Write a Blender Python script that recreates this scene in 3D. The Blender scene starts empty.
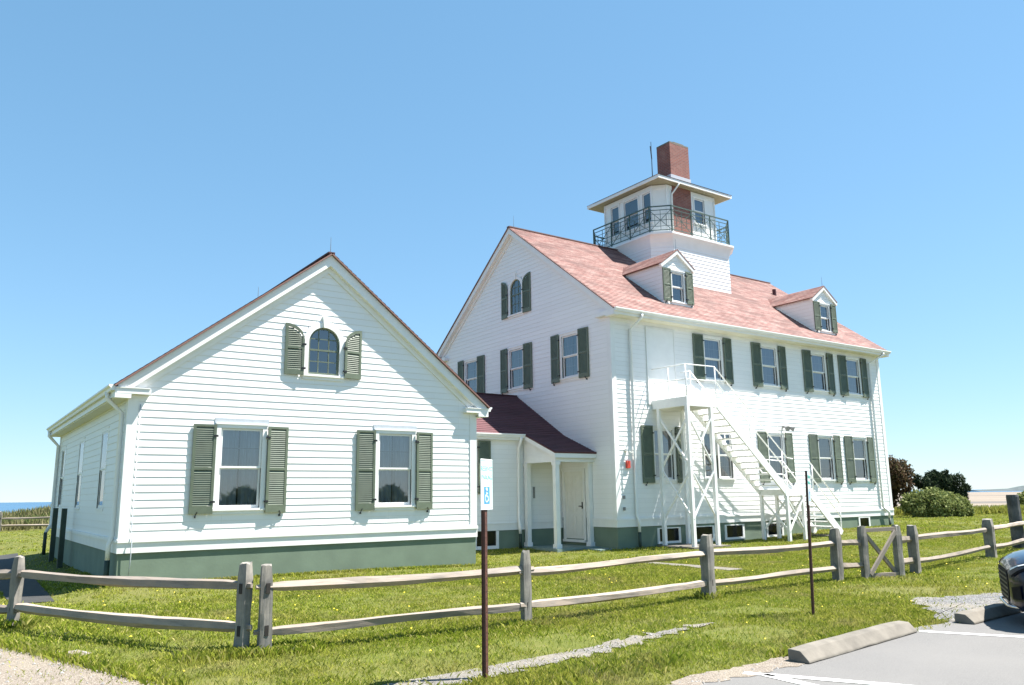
import bpy, math, random
import numpy as np
from mathutils import Vector, Matrix
random.seed(7)
RNG = np.random.default_rng(11)
PI = math.pi
R = math.radians
scene = bpy.context.scene
COL = scene.collection

# ------------------------------------------------------------------ measurements (metres)
AW, AD = 8.1, 11.28                 # small gabled house: width (X) and depth (Y); front on Y = 0
MX, MY, ML, MDP = 14.04, 1.34, 15.16, 10.6   # main house: corner, length (X), depth (Y)
ZW = 0.62                           # underside of the water table boards

# ------------------------------------------------------------------ materials
def mat(name):
    m = bpy.data.materials.new(name); m.use_nodes = True
    nt = m.node_tree; nt.nodes.clear()
    out = nt.nodes.new('ShaderNodeOutputMaterial')
    return m, nt, out
def nd(nt, t, **kw):
    n = nt.nodes.new(t)
    for k, v in kw.items():
        if k in n.inputs.keys(): n.inputs[k].default_value = v
        else: setattr(n, k, v)
    return n
def ramp(nt, fac, stops):
    r = nt.nodes.new('ShaderNodeValToRGB')
    el = r.color_ramp.elements
    while len(el) < len(stops): el.new(0.5)
    for e, (p, c) in zip(el, stops): e.position = p; e.color = (*c, 1)
    nt.links.new(fac, r.inputs['Fac']); return r.outputs['Color']
def mixc(nt, fac, a, b, mode='MIX'):
    n = nt.nodes.new('ShaderNodeMix'); n.data_type = 'RGBA'; n.blend_type = mode
    for sock, v in ((0, fac), (6, a), (7, b)):
        if hasattr(v, 'is_output'): nt.links.new(v, n.inputs[sock])
        elif sock == 0: n.inputs[0].default_value = v
        else: n.inputs[sock].default_value = (*v, 1)
    return n.outputs[2]
def tex(nt, scale, detail=4, rough=.55, coord='Object', stretch=None, kind='ShaderNodeTexNoise'):
    tc = nt.nodes.new('ShaderNodeTexCoord'); src = tc.outputs[coord]
    if stretch:
        mp = nt.nodes.new('ShaderNodeMapping'); mp.inputs['Scale'].default_value = stretch
        nt.links.new(src, mp.inputs['Vector']); src = mp.outputs['Vector']
    n = nt.nodes.new(kind); n.inputs['Scale'].default_value = scale
    if kind == 'ShaderNodeTexNoise':
        n.inputs['Detail'].default_value = detail; n.inputs['Roughness'].default_value = rough
    nt.links.new(src, n.inputs['Vector'])
    return n.outputs[0]
def princ(nt, out, color, rough=.6, metallic=0, spec=.5, bump=None, bstr=.2, bdist=.01):
    p = nt.nodes.new('ShaderNodeBsdfPrincipled')
    if hasattr(color, 'is_output'): nt.links.new(color, p.inputs['Base Color'])
    else: p.inputs['Base Color'].default_value = (*color, 1)
    p.inputs['Roughness'].default_value = rough; p.inputs['Metallic'].default_value = metallic
    p.inputs['Specular IOR Level'].default_value = spec
    if bump is not None:
        b = nt.nodes.new('ShaderNodeBump'); b.inputs['Strength'].default_value = bstr; b.inputs['Distance'].default_value = bdist
        nt.links.new(bump, b.inputs['Height']); nt.links.new(b.outputs[0], p.inputs['Normal'])
    nt.links.new(p.outputs[0], out.inputs['Surface']); return p

M = {}
def simple(name, color, rough=.6, metallic=0, var=.12, scale=6, bstr=.1, stretch=None, spec=.5):
    m, nt, out = mat(name)
    n = tex(nt, scale, stretch=stretch)
    lo = tuple(c*(1-var) for c in color); hi = tuple(min(1, c*(1+var)) for c in color)
    princ(nt, out, ramp(nt, n, [(.3, lo), (.7, hi)]), rough, metallic, spec, tex(nt, scale*9), bstr, .004)
    M[name] = m; return m
simple('white_paint', (.78, .78, .765), .45, var=.035, scale=3)
simple('stair_paint', (.8, .8, .785), .4, var=.03, scale=5)
simple('soffit_paint', (.72, .70, .60), .5, var=.04, scale=3)
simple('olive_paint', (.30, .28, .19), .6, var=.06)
simple('green_shutter', (.115, .142, .098), .5, var=.12, scale=5)
simple('green_foundation', (.145, .195, .142), .75, var=.10, scale=2.2, bstr=.35)
simple('green_trim', (.025, .045, .03), .6, var=.2, scale=6)
simple('rail_green', (.055, .095, .08), .5, var=.15, scale=9)
simple('iron_black', (.012, .012, .013), .45, var=.2, scale=20)
simple('concrete', (.15, .135, .112), .9, var=.22, scale=5, bstr=.5)
simple('concrete_grey', (.30, .295, .28), .9, var=.14, scale=3, bstr=.5)
simple('rust_post', (.085, .032, .022), .6, var=.25, scale=25)
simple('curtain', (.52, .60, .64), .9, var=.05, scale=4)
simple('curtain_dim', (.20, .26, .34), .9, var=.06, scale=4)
simple('grille_bar', (.30, .33, .36), .6, var=.04)
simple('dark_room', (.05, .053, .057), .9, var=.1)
simple('lead_grey', (.42, .46, .50), .5, var=.06, scale=8)
simple('red_box', (.55, .06, .035), .4, var=.08)
simple('grey_box', (.22, .22, .22), .5, var=.1)
simple('door_paint', (.76, .745, .69), .4, var=.03)
simple('porch_floor', (.16, .22, .205), .6, var=.12, scale=4)
simple('tyre', (.018, .018, .019), .8)
simple('alloy', (.22, .225, .235), .35, .9, var=.05)
simple('chrome', (.6, .61, .63), .18, 1.0, var=.02)
simple('car_glass', (.012, .014, .016), .06, spec=.6)
simple('grille_slat', (.07, .07, .08), .4, .5)
simple('grille_black', (.008, .008, .010), .7, spec=.15)
simple('bark', (.10, .078, .06), .9, var=.3, scale=12, bstr=.7)
simple('sign_white', (.82, .83, .82), .35, var=.015)
simple('sign_green', (.05, .42, .33), .4, var=.03)
simple('sign_blue', (.06, .25, .55), .4, var=.03)
simple('shaded_tar', (.03, .03, .028), .9, var=.2, scale=6, bstr=.4)
simple('line_paint', (.72, .72, .70), .7, var=.14, scale=9)
simple('petal', (.75, .58, .02), .6, var=.1)
simple('rod_metal', (.3, .31, .32), .4, .8)

def clap(name, row, col, mortar, width, var):
    m, nt, out = mat(name)
    uv = nt.nodes.new('ShaderNodeUVMap')
    br = nd(nt, 'ShaderNodeTexBrick', **{'Scale': 1.0, 'Mortar Size': .0016, 'Brick Width': width, 'Row Height': row, 'Mortar Smooth': .4})
    br.offset = .37; br.offset_frequency = 3
    br.inputs['Color1'].default_value = (*[c*(1-var) for c in col], 1)
    br.inputs['Color2'].default_value = (*[min(1, c*(1+var)) for c in col], 1)
    br.inputs['Mortar'].default_value = (*mortar, 1)
    nt.links.new(uv.outputs[0], br.inputs['Vector'])
    g = tex(nt, 1.1, 5); g2 = tex(nt, 14, 4, stretch=(1, 1, .12))
    c = mixc(nt, ramp(nt, g, [(.35, (0, 0, 0)), (.75, (.16, .16, .16))]), br.outputs['Color'], tuple(x*.86 for x in col))
    princ(nt, out, c, .5, bump=g2, bstr=.12, bdist=.004)
    M[name] = m
clap('white_siding', .148, (.81, .81, .80), (.55, .55, .53), 1.9, .02)

def shingle(name, c1, c2, pale, palefac, dark):
    m, nt, out = mat(name)
    uv = nt.nodes.new('ShaderNodeUVMap')
    br = nd(nt, 'ShaderNodeTexBrick', **{'Scale': 1.0, 'Mortar Size': .004, 'Brick Width': .16, 'Row Height': .14, 'Mortar Smooth': .3, 'Bias': 0.0})
    br.offset = .43
    br.inputs['Color1'].default_value = (*c1, 1); br.inputs['Color2'].default_value = (*c2, 1); br.inputs['Mortar'].default_value = (*dark, 1)
    nt.links.new(uv.outputs[0], br.inputs['Vector'])
    mp = nt.nodes.new('ShaderNodeMapping'); mp.inputs['Scale'].default_value = (1.0, 2.6, 1)
    nt.links.new(uv.outputs[0], mp.inputs['Vector'])
    n1 = nd(nt, 'ShaderNodeTexNoise', **{'Scale': 1.7, 'Detail': 7, 'Roughness': .68}); nt.links.new(mp.outputs[0], n1.inputs['Vector'])
    n2 = nd(nt, 'ShaderNodeTexNoise', **{'Scale': .55, 'Detail': 5, 'Roughness': .6}); nt.links.new(mp.outputs[0], n2.inputs['Vector'])
    c = mixc(nt, ramp(nt, n1.outputs[0], [(.44, (0, 0, 0)), (.64, (palefac,)*3)]), br.outputs['Color'], pale)
    c = mixc(nt, ramp(nt, n2.outputs[0], [(.46, (0, 0, 0)), (.62, (.7, .7, .7))]), c, dark)
    princ(nt, out, c, .8, bump=n1.outputs[0], bstr=.3, bdist=.01)
    M[name] = m
shingle('red_shingle', (.175, .072, .060), (.25, .112, .094), (.36, .245, .215), .8, (.11, .052, .045))
shingle('wine_shingle', (.10, .032, .038), (.125, .042, .048), (.14, .06, .06), .4, (.065, .022, .027))

def brick_mat():
    m, nt, out = mat('chimney_brick')
    tc = nt.nodes.new('ShaderNodeTexCoord'); sep = nt.nodes.new('ShaderNodeSeparateXYZ'); nt.links.new(tc.outputs['Object'], sep.inputs[0])
    add = nd(nt, 'ShaderNodeMath', operation='ADD'); nt.links.new(sep.outputs[0], add.inputs[0]); nt.links.new(sep.outputs[1], add.inputs[1])
    cb = nt.nodes.new('ShaderNodeCombineXYZ'); nt.links.new(add.outputs[0], cb.inputs[0]); nt.links.new(sep.outputs[2], cb.inputs[1])
    br = nd(nt, 'ShaderNodeTexBrick', **{'Scale': 1.0, 'Mortar Size': .006, 'Brick Width': .21, 'Row Height': .07})
    br.inputs['Color1'].default_value = (.24, .08, .058, 1); br.inputs['Color2'].default_value = (.17, .052, .042, 1); br.inputs['Mortar'].default_value = (.22, .17, .15, 1)
    nt.links.new(cb.outputs[0], br.inputs['Vector'])
    c = mixc(nt, ramp(nt, tex(nt, 3, 5), [(.5, (0, 0, 0)), (.75, (.35,)*3)]), br.outputs['Color'], (.36, .22, .18))
    princ(nt, out, c, .85, bump=br.outputs['Fac'], bstr=-.3, bdist=.006); M['chimney_brick'] = m
brick_mat()

def glass_mat(name, ior=1.9, tint=(.86, .9, .92)):
    m, nt, out = mat(name)
    fr = nd(nt, 'ShaderNodeFresnel', IOR=ior)
    gl = nd(nt, 'ShaderNodeBsdfGlossy', Roughness=.02); tr = nt.nodes.new('ShaderNodeBsdfTransparent')
    tr.inputs[0].default_value = (*tint, 1); gl.inputs[0].default_value = (1, 1, 1, 1)
    b = nd(nt, 'ShaderNodeBump', Strength=.02, Distance=.02); nt.links.new(tex(nt, 2.0, 2), b.inputs['Height']); nt.links.new(b.outputs[0], gl.inputs['Normal'])
    mx = nt.nodes.new('ShaderNodeMixShader')
    nt.links.new(fr.outputs[0], mx.inputs[0]); nt.links.new(tr.outputs[0], mx.inputs[1]); nt.links.new(gl.outputs[0], mx.inputs[2])
    nt.links.new(mx.outputs[0], out.inputs['Surface']); M[name] = m
glass_mat('window_glass', 2.45)
glass_mat('lamp_glass', 1.35, (.5, .53, .55))

def wood_mat(name, base, stretch, warm=(.42, .37, .31)):
    m, nt, out = mat(name)
    oi = nt.nodes.new('ShaderNodeObjectInfo')
    g = tex(nt, 7, 6, .65, stretch=stretch); g2 = tex(nt, 2.2, 5, .6); g3 = tex(nt, 16, 3, .6, stretch=stretch)
    c = ramp(nt, g, [(.25, tuple(x*.42 for x in base)), (.5, base), (.75, tuple(min(1, x*1.35) for x in base))])
    c = mixc(nt, ramp(nt, g2, [(.42, (0, 0, 0)), (.62, (.7,)*3)]), c, warm)
    c = mixc(nt, ramp(nt, g3, [(.60, (0, 0, 0)), (.72, (.65,)*3)]), c, tuple(x*.35 for x in base))
    hv = nd(nt, 'ShaderNodeHueSaturation'); mm = nd(nt, 'ShaderNodeMapRange'); mm.inputs[3].default_value = .8; mm.inputs[4].default_value = 1.15
    nt.links.new(oi.outputs['Random'], mm.inputs[0]); nt.links.new(mm.outputs[0], hv.inputs['Value']); nt.links.new(c, hv.inputs['Color'])
    princ(nt, out, hv.outputs[0], .85, bump=g, bstr=.7, bdist=.012); M[name] = m
wood_mat('rail_wood', (.25, .215, .185), (.12, 1.6, 1.6), (.34, .27, .21))
wood_mat('post_wood', (.175, .165, .15), (1.6, 1.6, .14), (.33, .30, .25))
wood_mat('pile_wood', (.045, .048, .052), (1.6, 1.6, .14), (.14, .14, .14))

def leaf_mat(name, dark, mid, light, trans=.25):
    m, nt, out = mat(name)
    geo = nt.nodes.new('ShaderNodeNewGeometry')
    c = ramp(nt, geo.outputs['Random Per Island'], [(0, dark), (.5, mid), (1, light)])
    c = mixc(nt, ramp(nt, tex(nt, .9, 4), [(.4, (0, 0, 0)), (.7, (.5,)*3)]), c, mid)
    d = nt.nodes.new('ShaderNodeBsdfPrincipled'); nt.links.new(c, d.inputs['Base Color']); d.inputs['Roughness'].default_value = .6; d.inputs['Specular IOR Level'].default_value = .08
    t = nt.nodes.new('ShaderNodeBsdfTranslucent'); nt.links.new(c, t.inputs['Color'])
    mx = nd(nt, 'ShaderNodeMixShader'); mx.inputs[0].default_value = trans
    nt.links.new(d.outputs[0], mx.inputs[1]); nt.links.new(t.outputs[0], mx.inputs[2]); nt.links.new(mx.outputs[0], out.inputs['Surface']); M[name] = m
leaf_mat('red_leaf', (.05, .035, .022), (.10, .062, .038), (.10, .10, .045))
leaf_mat('pine_needle', (.016, .026, .016), (.032, .05, .026), (.055, .08, .038), .15)
leaf_mat('bush_leaf', (.10, .13, .04), (.19, .225, .075), (.32, .34, .14))
leaf_mat('hedge_leaf', (.05, .07, .03), (.08, .105, .05), (.11, .14, .06))
leaf_mat('weed_leaf', (.20, .23, .05), (.30, .31, .07), (.42, .40, .10))
leaf_mat('dune_leaf', (.11, .115, .05), (.20, .19, .09), (.28, .25, .13))
leaf_mat('dune_green', (.06, .10, .03), (.12, .17, .045), (.2, .22, .08))

def grass_mat():
    m, nt, out = mat('grass_blade')
    geo = nt.nodes.new('ShaderNodeNewGeometry')
    c = ramp(nt, geo.outputs['Random Per Island'], [(0, (.13, .19, .018)), (.45, (.26, .315, .034)), (.82, (.39, .395, .075)), (1, (.52, .46, .20))])
    big = tex(nt, .35, 5, .6); mid = tex(nt, 1.6, 5, .65)
    c = mixc(nt, ramp(nt, big, [(.42, (0, 0, 0)), (.66, (.5,)*3)]), c, (.33, .31, .07))
    c = mixc(nt, ramp(nt, mid, [(.50, (0, 0, 0)), (.70, (.6,)*3)]), c, (.09, .15, .02))
    c = mixc(nt, ramp(nt, tex(nt, .75, 6, .7), [(.54, (0, 0, 0)), (.68, (.65,)*3)]), c, (.36, .30, .15))
    d = nt.nodes.new('ShaderNodeBsdfDiffuse'); nt.links.new(c, d.inputs['Color'])
    t = nt.nodes.new('ShaderNodeBsdfTranslucent'); nt.links.new(c, t.inputs['Color'])
    mx = nd(nt, 'ShaderNodeMixShader'); mx.inputs[0].default_value = .4
    nt.links.new(d.outputs[0], mx.inputs[1]); nt.links.new(t.outputs[0], mx.inputs[2]); nt.links.new(mx.outputs[0], out.inputs['Surface']); M['grass_blade'] = m
grass_mat()

def ground_mat():
    m, nt, out = mat('lawn_soil')
    tc = nt.nodes.new('ShaderNodeTexCoord'); sep = nt.nodes.new('ShaderNodeSeparateXYZ'); nt.links.new(tc.outputs['Object'], sep.inputs[0])
    a = tex(nt, .35, 5, .6); b = tex(nt, 5, 6, .7); e = tex(nt, 38, 4, .7)
    g = ramp(nt, b, [(.25, (.06, .08, .016)), (.55, (.10, .115, .025)), (.8, (.17, .155, .06))])
    g = mixc(nt, ramp(nt, a, [(.42, (0, 0, 0)), (.66, (.55,)*3)]), g, (.13, .12, .045))
    g = mixc(nt, ramp(nt, e, [(.56, (0, 0, 0)), (.74, (.6,)*3)]), g, (.20, .165, .09))
    # sand and wet flats lie below the turf: colour follows the height of the land
    m1 = nt.nodes.new('ShaderNodeMapping'); m1.inputs['Rotation'].default_value = (0, 0, R(56)); nt.links.new(tc.outputs['Object'], m1.inputs['Vector'])
    m2 = nt.nodes.new('ShaderNodeMapping'); m2.inputs['Scale'].default_value = (.12, 1, 1); nt.links.new(m1.outputs[0], m2.inputs['Vector'])
    sn = nd(nt, 'ShaderNodeTexNoise', **{'Scale': .02, 'Detail': 7, 'Roughness': .62}); nt.links.new(m2.outputs[0], sn.inputs['Vector']); s = sn.outputs[0]
    s2 = tex(nt, .3, 5, .6)
    sand = ramp(nt, s, [(.38, (.095, .097, .098)), (.48, (.18, .152, .125)), (.60, (.25, .21, .17))])
    sand = mixc(nt, ramp(nt, s2, [(.4, (0, 0, 0)), (.7, (.35,)*3)]), sand, (.20, .17, .135))
    mr = nd(nt, 'ShaderNodeMapRange'); mr.inputs[1].default_value = -1.7; mr.inputs[2].default_value = -.5; nt.links.new(sep.outputs[2], mr.inputs[0])
    c = mixc(nt, mr.outputs[0], sand, g)
    princ(nt, out, c, .95, spec=.1, bump=b, bstr=.5, bdist=.05); M['lawn_soil'] = m
ground_mat()

def gravel_mat(name, c1, c2, c3, scale=95):
    m, nt, out = mat(name)
    tc = nt.nodes.new('ShaderNodeTexCoord')
    v = nd(nt, 'ShaderNodeTexVoronoi', Scale=scale); nt.links.new(tc.outputs['Object'], v.inputs['Vector'])
    wn = nt.nodes.new('ShaderNodeTexWhiteNoise'); nt.links.new(v.outputs['Position'], wn.inputs['Vector'])
    c = ramp(nt, wn.outputs['Value'], [(0, c1), (.6, c2), (1, c3)])
    c = mixc(nt, ramp(nt, tex(nt, 1.4, 6, .65), [(.45, (0, 0, 0)), (.72, (.7,)*3)]), c, (.27, .235, .18))
    princ(nt, out, c, .95, spec=.2, bump=v.outputs['Distance'], bstr=.7, bdist=.012); M[name] = m
gravel_mat('path_gravel', (.135, .112, .09), (.215, .182, .148), (.32, .285, .245))
gravel_mat('worn_gravel', (.10, .092, .082), (.17, .16, .145), (.28, .27, .255))
gravel_mat('grey_gravel', (.06, .06, .063), (.125, .125, .125), (.25, .25, .245), 55)
def asphalt_mat():
    m, nt, out = mat('asphalt')
    n = tex(nt, 140, 3, .7); b = tex(nt, .8, 6, .6); k = tex(nt, 9, 5, .7)
    c = ramp(nt, n, [(.3, (.095, .092, .089)), (.55, (.150, .146, .141)), (.8, (.235, .228, .218))])
    c = mixc(nt, ramp(nt, b, [(.4, (0, 0, 0)), (.7, (.5,)*3)]), c, (.172, .166, .157))
    c = mixc(nt, ramp(nt, k, [(.62, (0, 0, 0)), (.75, (.4,)*3)]), c, (.10, .10, .10))
    princ(nt, out, c, .85, spec=.3, bump=n, bstr=.4, bdist=.006); M['asphalt'] = m
asphalt_mat()
def sea_mat():
    m, nt, out = mat('sea_water')
    n = tex(nt, .05, 6, .6, stretch=(1, .5, 1)); w = tex(nt, .0022, 5, .6, stretch=(1, .35, 1))
    c = ramp(nt, w, [(.35, (.008, .055, .13)), (.65, (.014, .085, .175))])
    princ(nt, out, c, .25, spec=.5, bump=n, bstr=.5, bdist=1.0); M['sea_water'] = m
sea_mat()
simple('far_wood', (.06, .078, .08), .95, var=.25, scale=.01)
simple('dune_soil', (.20, .19, .10), .95, var=.3, scale=1.5, bstr=.5)
def car_mat():
    m, nt, out = mat('car_paint')
    p = princ(nt, out, (.005, .008, .024), .3, .2, .3)
    p.inputs['Coat Weight'].default_value = .6; p.inputs['Coat Roughness'].default_value = .03
    M['car_paint'] = m
car_mat()

# ------------------------------------------------------------------ mesh building
class MB:
    def __init__(s): s.v = []; s.f = []; s.uv = None
    def poly(s, pts, uvs=None):
        i = len(s.v); s.v += [tuple(p) for p in pts]; s.f.append(tuple(range(i, i+len(pts))))
        if uvs is not None:
            if s.uv is None: s.uv = {}
            s.uv[len(s.f)-1] = uvs
    def box(s, lo, hi, fr=None):
        (x0, y0, z0), (x1, y1, z1) = lo, hi
        P = [(x0, y0, z0), (x1, y0, z0), (x1, y1, z0), (x0, y1, z0), (x0, y0, z1), (x1, y0, z1), (x1, y1, z1), (x0, y1, z1)]
        if fr: P = [fr(*p) for p in P]
        i = len(s.v); s.v += [tuple(p) for p in P]
        s.f += [tuple(i+k for k in q) for q in ((0, 3, 2, 1), (4, 5, 6, 7), (0, 1, 5, 4), (1, 2, 6, 5), (2, 3, 7, 6), (3, 0, 4, 7))]
        return s
    def bar(s, a, b, w, h=None, up=(0, 0, 1)):
        h = w if h is None else h
        a = Vector(a); b = Vector(b); d = (b-a).normalized(); u = Vector(up)
        if abs(d.dot(u)) > .98: u = Vector((0, 1, 0))
        sx = d.cross(u).normalized()*(w/2); sy = sx.cross(d).normalized()*(h/2)
        ring = [-sx-sy, sx-sy, sx+sy, -sx+sy]
        i = len(s.v); s.v += [tuple(a+r) for r in ring]+[tuple(b+r) for r in ring]
        s.f += [tuple(i+k for k in q) for q in ((3, 2, 1, 0), (4, 5, 6, 7), (0, 1, 5, 4), (1, 2, 6, 5), (2, 3, 7, 6), (3, 0, 4, 7))]
        return s
    def tube(s, pts, r, n=8):
        pts = [Vector(p) for p in pts]; rr = r if isinstance(r, (list, tuple)) else [r]*len(pts)
        base = len(s.v); side = None
        for k, p in enumerate(pts):
            d = (pts[min(k+1, len(pts)-1)]-pts[max(k-1, 0)]).normalized()
            if side is None:
                side = d.cross(Vector((0, 0, 1)))
                if side.length < .05: side = d.cross(Vector((0, 1, 0)))
            side = (side-d*side.dot(d)).normalized(); up = side.cross(d)
            for j in range(n):
                a = 2*PI*j/n; s.v.append(tuple(p+side*math.cos(a)*rr[k]+up*math.sin(a)*rr[k]))
        for k in range(len(pts)-1):
            for j in range(n):
                a = base+k*n+j; b = base+k*n+(j+1) % n; s.f.append((a, a+n, b+n, b))
        s.f.append(tuple(base+j for j in range(n))); s.f.append(tuple(base+(len(pts)-1)*n+j for j in range(n-1, -1, -1)))
        return s
    def prism(s, pts, vec):
        """closed outline pts swept by vec"""
        i = len(s.v); n = len(pts); V_ = Vector(vec)
        s.v += [tuple(p) for p in pts]+[tuple(Vector(p)+V_) for p in pts]
        s.f.append(tuple(range(i, i+n))); s.f.append(tuple(range(i+2*n-1, i+n-1, -1)))
        for k in range(n):
            a, b = i+k, i+(k+1) % n; s.f.append((a, a+n, b+n, b))
        return s
    def mesh(s, name, off=(0, 0, 0), smooth=False):
        me = bpy.data.meshes.new(name)
        o = Vector(off)
        me.from_pydata([tuple(Vector(p)-o) for p in s.v], [], s.f)
        if s.uv is not None:
            l = me.uv_layers.new(name='UVMap')
            for pi, p in enumerate(me.polygons):
                u = s.uv.get(pi)
                if u:
                    for k, li in enumerate(p.loop_indices): l.data[li].uv = u[k]
        if smooth:
            for p in me.polygons: p.use_smooth = True
        me.update(); return me

def link(name, me, m, parent=None, mtx=None):
    o = bpy.data.objects.new(name, me); COL.objects.link(o)
    if m is not None and not me.materials: me.materials.append(M[m])
    if parent is not None: o.parent = parent
    if mtx is not None: o.matrix_local = mtx
    return o
BASE = {}
def part(name, mb, m, parent, smooth=False, fix=True, bevel=0):
    """a mesh given in world coordinates, parented to a thing or to one of its parts"""
    root = parent
    while root.parent is not None: root = root.parent
    me = mb.mesh(name, BASE.get(root.name, (0, 0, 0)), smooth)
    o = link(name, me, m, parent)
    if fix: fixn(me)
    if bevel:
        b = o.modifiers.new('bevel', 'BEVEL'); b.width = bevel; b.segments = 2; b.limit_method = 'ANGLE'
    return o
def fixn(me):
    import bmesh
    bm = bmesh.new(); bm.from_mesh(me); bmesh.ops.recalc_face_normals(bm, faces=bm.faces); bm.to_mesh(me); bm.free()
def tag(o, label=None, cat=None, group=None, kind=None):
    if label: o['label'] = label
    if cat: o['category'] = cat
    if group: o['group'] = group
    if kind: o['kind'] = kind
    return o
def thing(name, loc, label, cat, group=None):
    o = bpy.data.objects.new(name, None); COL.objects.link(o); o.location = loc; o.empty_display_size = .2
    BASE[o.name] = tuple(loc); return tag(o, label, cat, group)
def solo(name, mb, m, loc, label=None, cat=None, group=None, kind=None, smooth=False):
    me = mb.mesh(name, loc, smooth); o = link(name, me, m); o.location = loc
    return tag(o, label, cat, group, kind)

class Fr:
    """a wall plane: a to the right, b up, c out of the wall"""
    def __init__(s, o, u, n, v=(0, 0, 1)):
        s.o = Vector(o); s.u = Vector(u).normalized(); s.v = Vector(v).normalized(); s.n = Vector(n).normalized()
    def __call__(s, a, b, c=0): return s.o+s.u*a+s.v*b+s.n*c
    def mtx(s, a, b, c, root, ang=0):
        m = Matrix((s.u, s.v, s.n)).transposed().to_4x4(); m.translation = s(a, b, c)-Vector(BASE[root.name])
        return m @ Matrix.Rotation(ang, 4, 'Y')

def lin(bp, z):
    for (z0, l0, r0), (z1, l1, r1) in zip(bp, bp[1:]):
        if z0-1e-9 <= z <= z1+1e-9:
            t = (z-z0)/(z1-z0) if z1 > z0 else 0
            return l0+(l1-l0)*t, r0+(r1-r0)*t
    return None
def courses(mb, fr, bp, z0, exposure, butt, holes=(), phase=0):
    """lapped boards (or shingle courses) over an outline bp = [(height, left, right), ...]; holes are outlines too"""
    zs = {bp[0][0], bp[-1][0]}
    for z, _, _ in bp: zs.add(z)
    k = math.floor((bp[0][0]-z0)/exposure)
    while z0+k*exposure < bp[-1][0]:
        z = z0+k*exposure
        if z > bp[0][0]+1e-4: zs.add(z)
        k += 1
    for h in holes:
        for z, _, _ in h: zs.add(z)
    zs = sorted(z for z in zs if bp[0][0]-1e-9 <= z <= bp[-1][0]+1e-9)
    zz = [zs[0]]
    for z in zs[1:]:
        if z-zz[-1] > 1e-4: zz.append(z)
    for a, b in zip(zz, zz[1:]):
        e = lin(bp, a+1e-7) or lin(bp, a); g = lin(bp, b-1e-7) or lin(bp, b)
        row = math.floor((a+b-2*z0)/2/exposure+1e-9)
        fa = (a-z0)/exposure-row; fb = (b-z0)/exposure-row
        ca, cb = butt*(1-fa), butt*(1-fb)
        segs = [(e[0], e[1], g[0], g[1])]
        for h in holes:
            if h[0][0]-1e-6 <= a and b <= h[-1][0]+1e-6:
                la, ra = lin(h, a+1e-7) or lin(h, a); lb, rb = lin(h, b-1e-7) or lin(h, b)
                new = []
                for (p, q, r_, s_) in segs:
                    if (ra <= p and rb <= r_) or (la >= q and lb >= s_): new.append((p, q, r_, s_)); continue
                    new.append((p, la, r_, lb)); new.append((ra, q, rb, s_))
                segs = [t for t in new if t[1]-t[0] > 1e-4 or t[3]-t[2] > 1e-4]
        for (p, q, r_, s_) in segs:
            sh = row*exposure
            uv = [(p, a-z0), (q, a-z0), (s_, b-z0-1e-4), (r_, b-z0-1e-4)]
            mb.poly([fr(p, a, ca), fr(q, a, ca), fr(s_, b, cb), fr(r_, b, cb)], uv)
            if fa < 1e-3:
                mb.poly([fr(p, a, 0), fr(q, a, 0), fr(q, a, ca), fr(p, a, ca)], [(p, a-z0+.001)]*4)
    return mb

# ------------------------------------------------------------------ windows, shutters
CACHE = {}
def cached(key, fn):
    if key not in CACHE: CACHE[key] = fn()
    return CACHE[key]
def simp(mb): 
    me = mb.mesh('m'); fixn(me); return me
def curtain_mesh(w, h):
    mb = MB(); n = 36
    xs = [(-w/2+w*i/n) for i in range(n+1)]
    zz = [-.135+.028*math.sin(i*1.25)+.014*math.sin(i*.53+1) for i in range(n+1)]
    for i in range(n):
        if i in (n//2-1, n//2) and w > .75: continue
        mb.poly([(xs[i], 0, zz[i]), (xs[i+1], 0, zz[i+1]), (xs[i+1], h, zz[i+1]), (xs[i], h, zz[i])])
    return mb.mesh('curtain', smooth=True)
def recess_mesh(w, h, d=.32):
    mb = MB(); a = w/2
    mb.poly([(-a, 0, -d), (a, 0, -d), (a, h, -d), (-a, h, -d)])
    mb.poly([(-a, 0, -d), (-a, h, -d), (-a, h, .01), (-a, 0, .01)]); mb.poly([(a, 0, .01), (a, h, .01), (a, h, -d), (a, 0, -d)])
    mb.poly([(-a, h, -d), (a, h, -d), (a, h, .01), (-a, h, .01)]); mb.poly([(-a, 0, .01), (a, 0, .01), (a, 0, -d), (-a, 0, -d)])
    return mb.mesh('recess')
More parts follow.
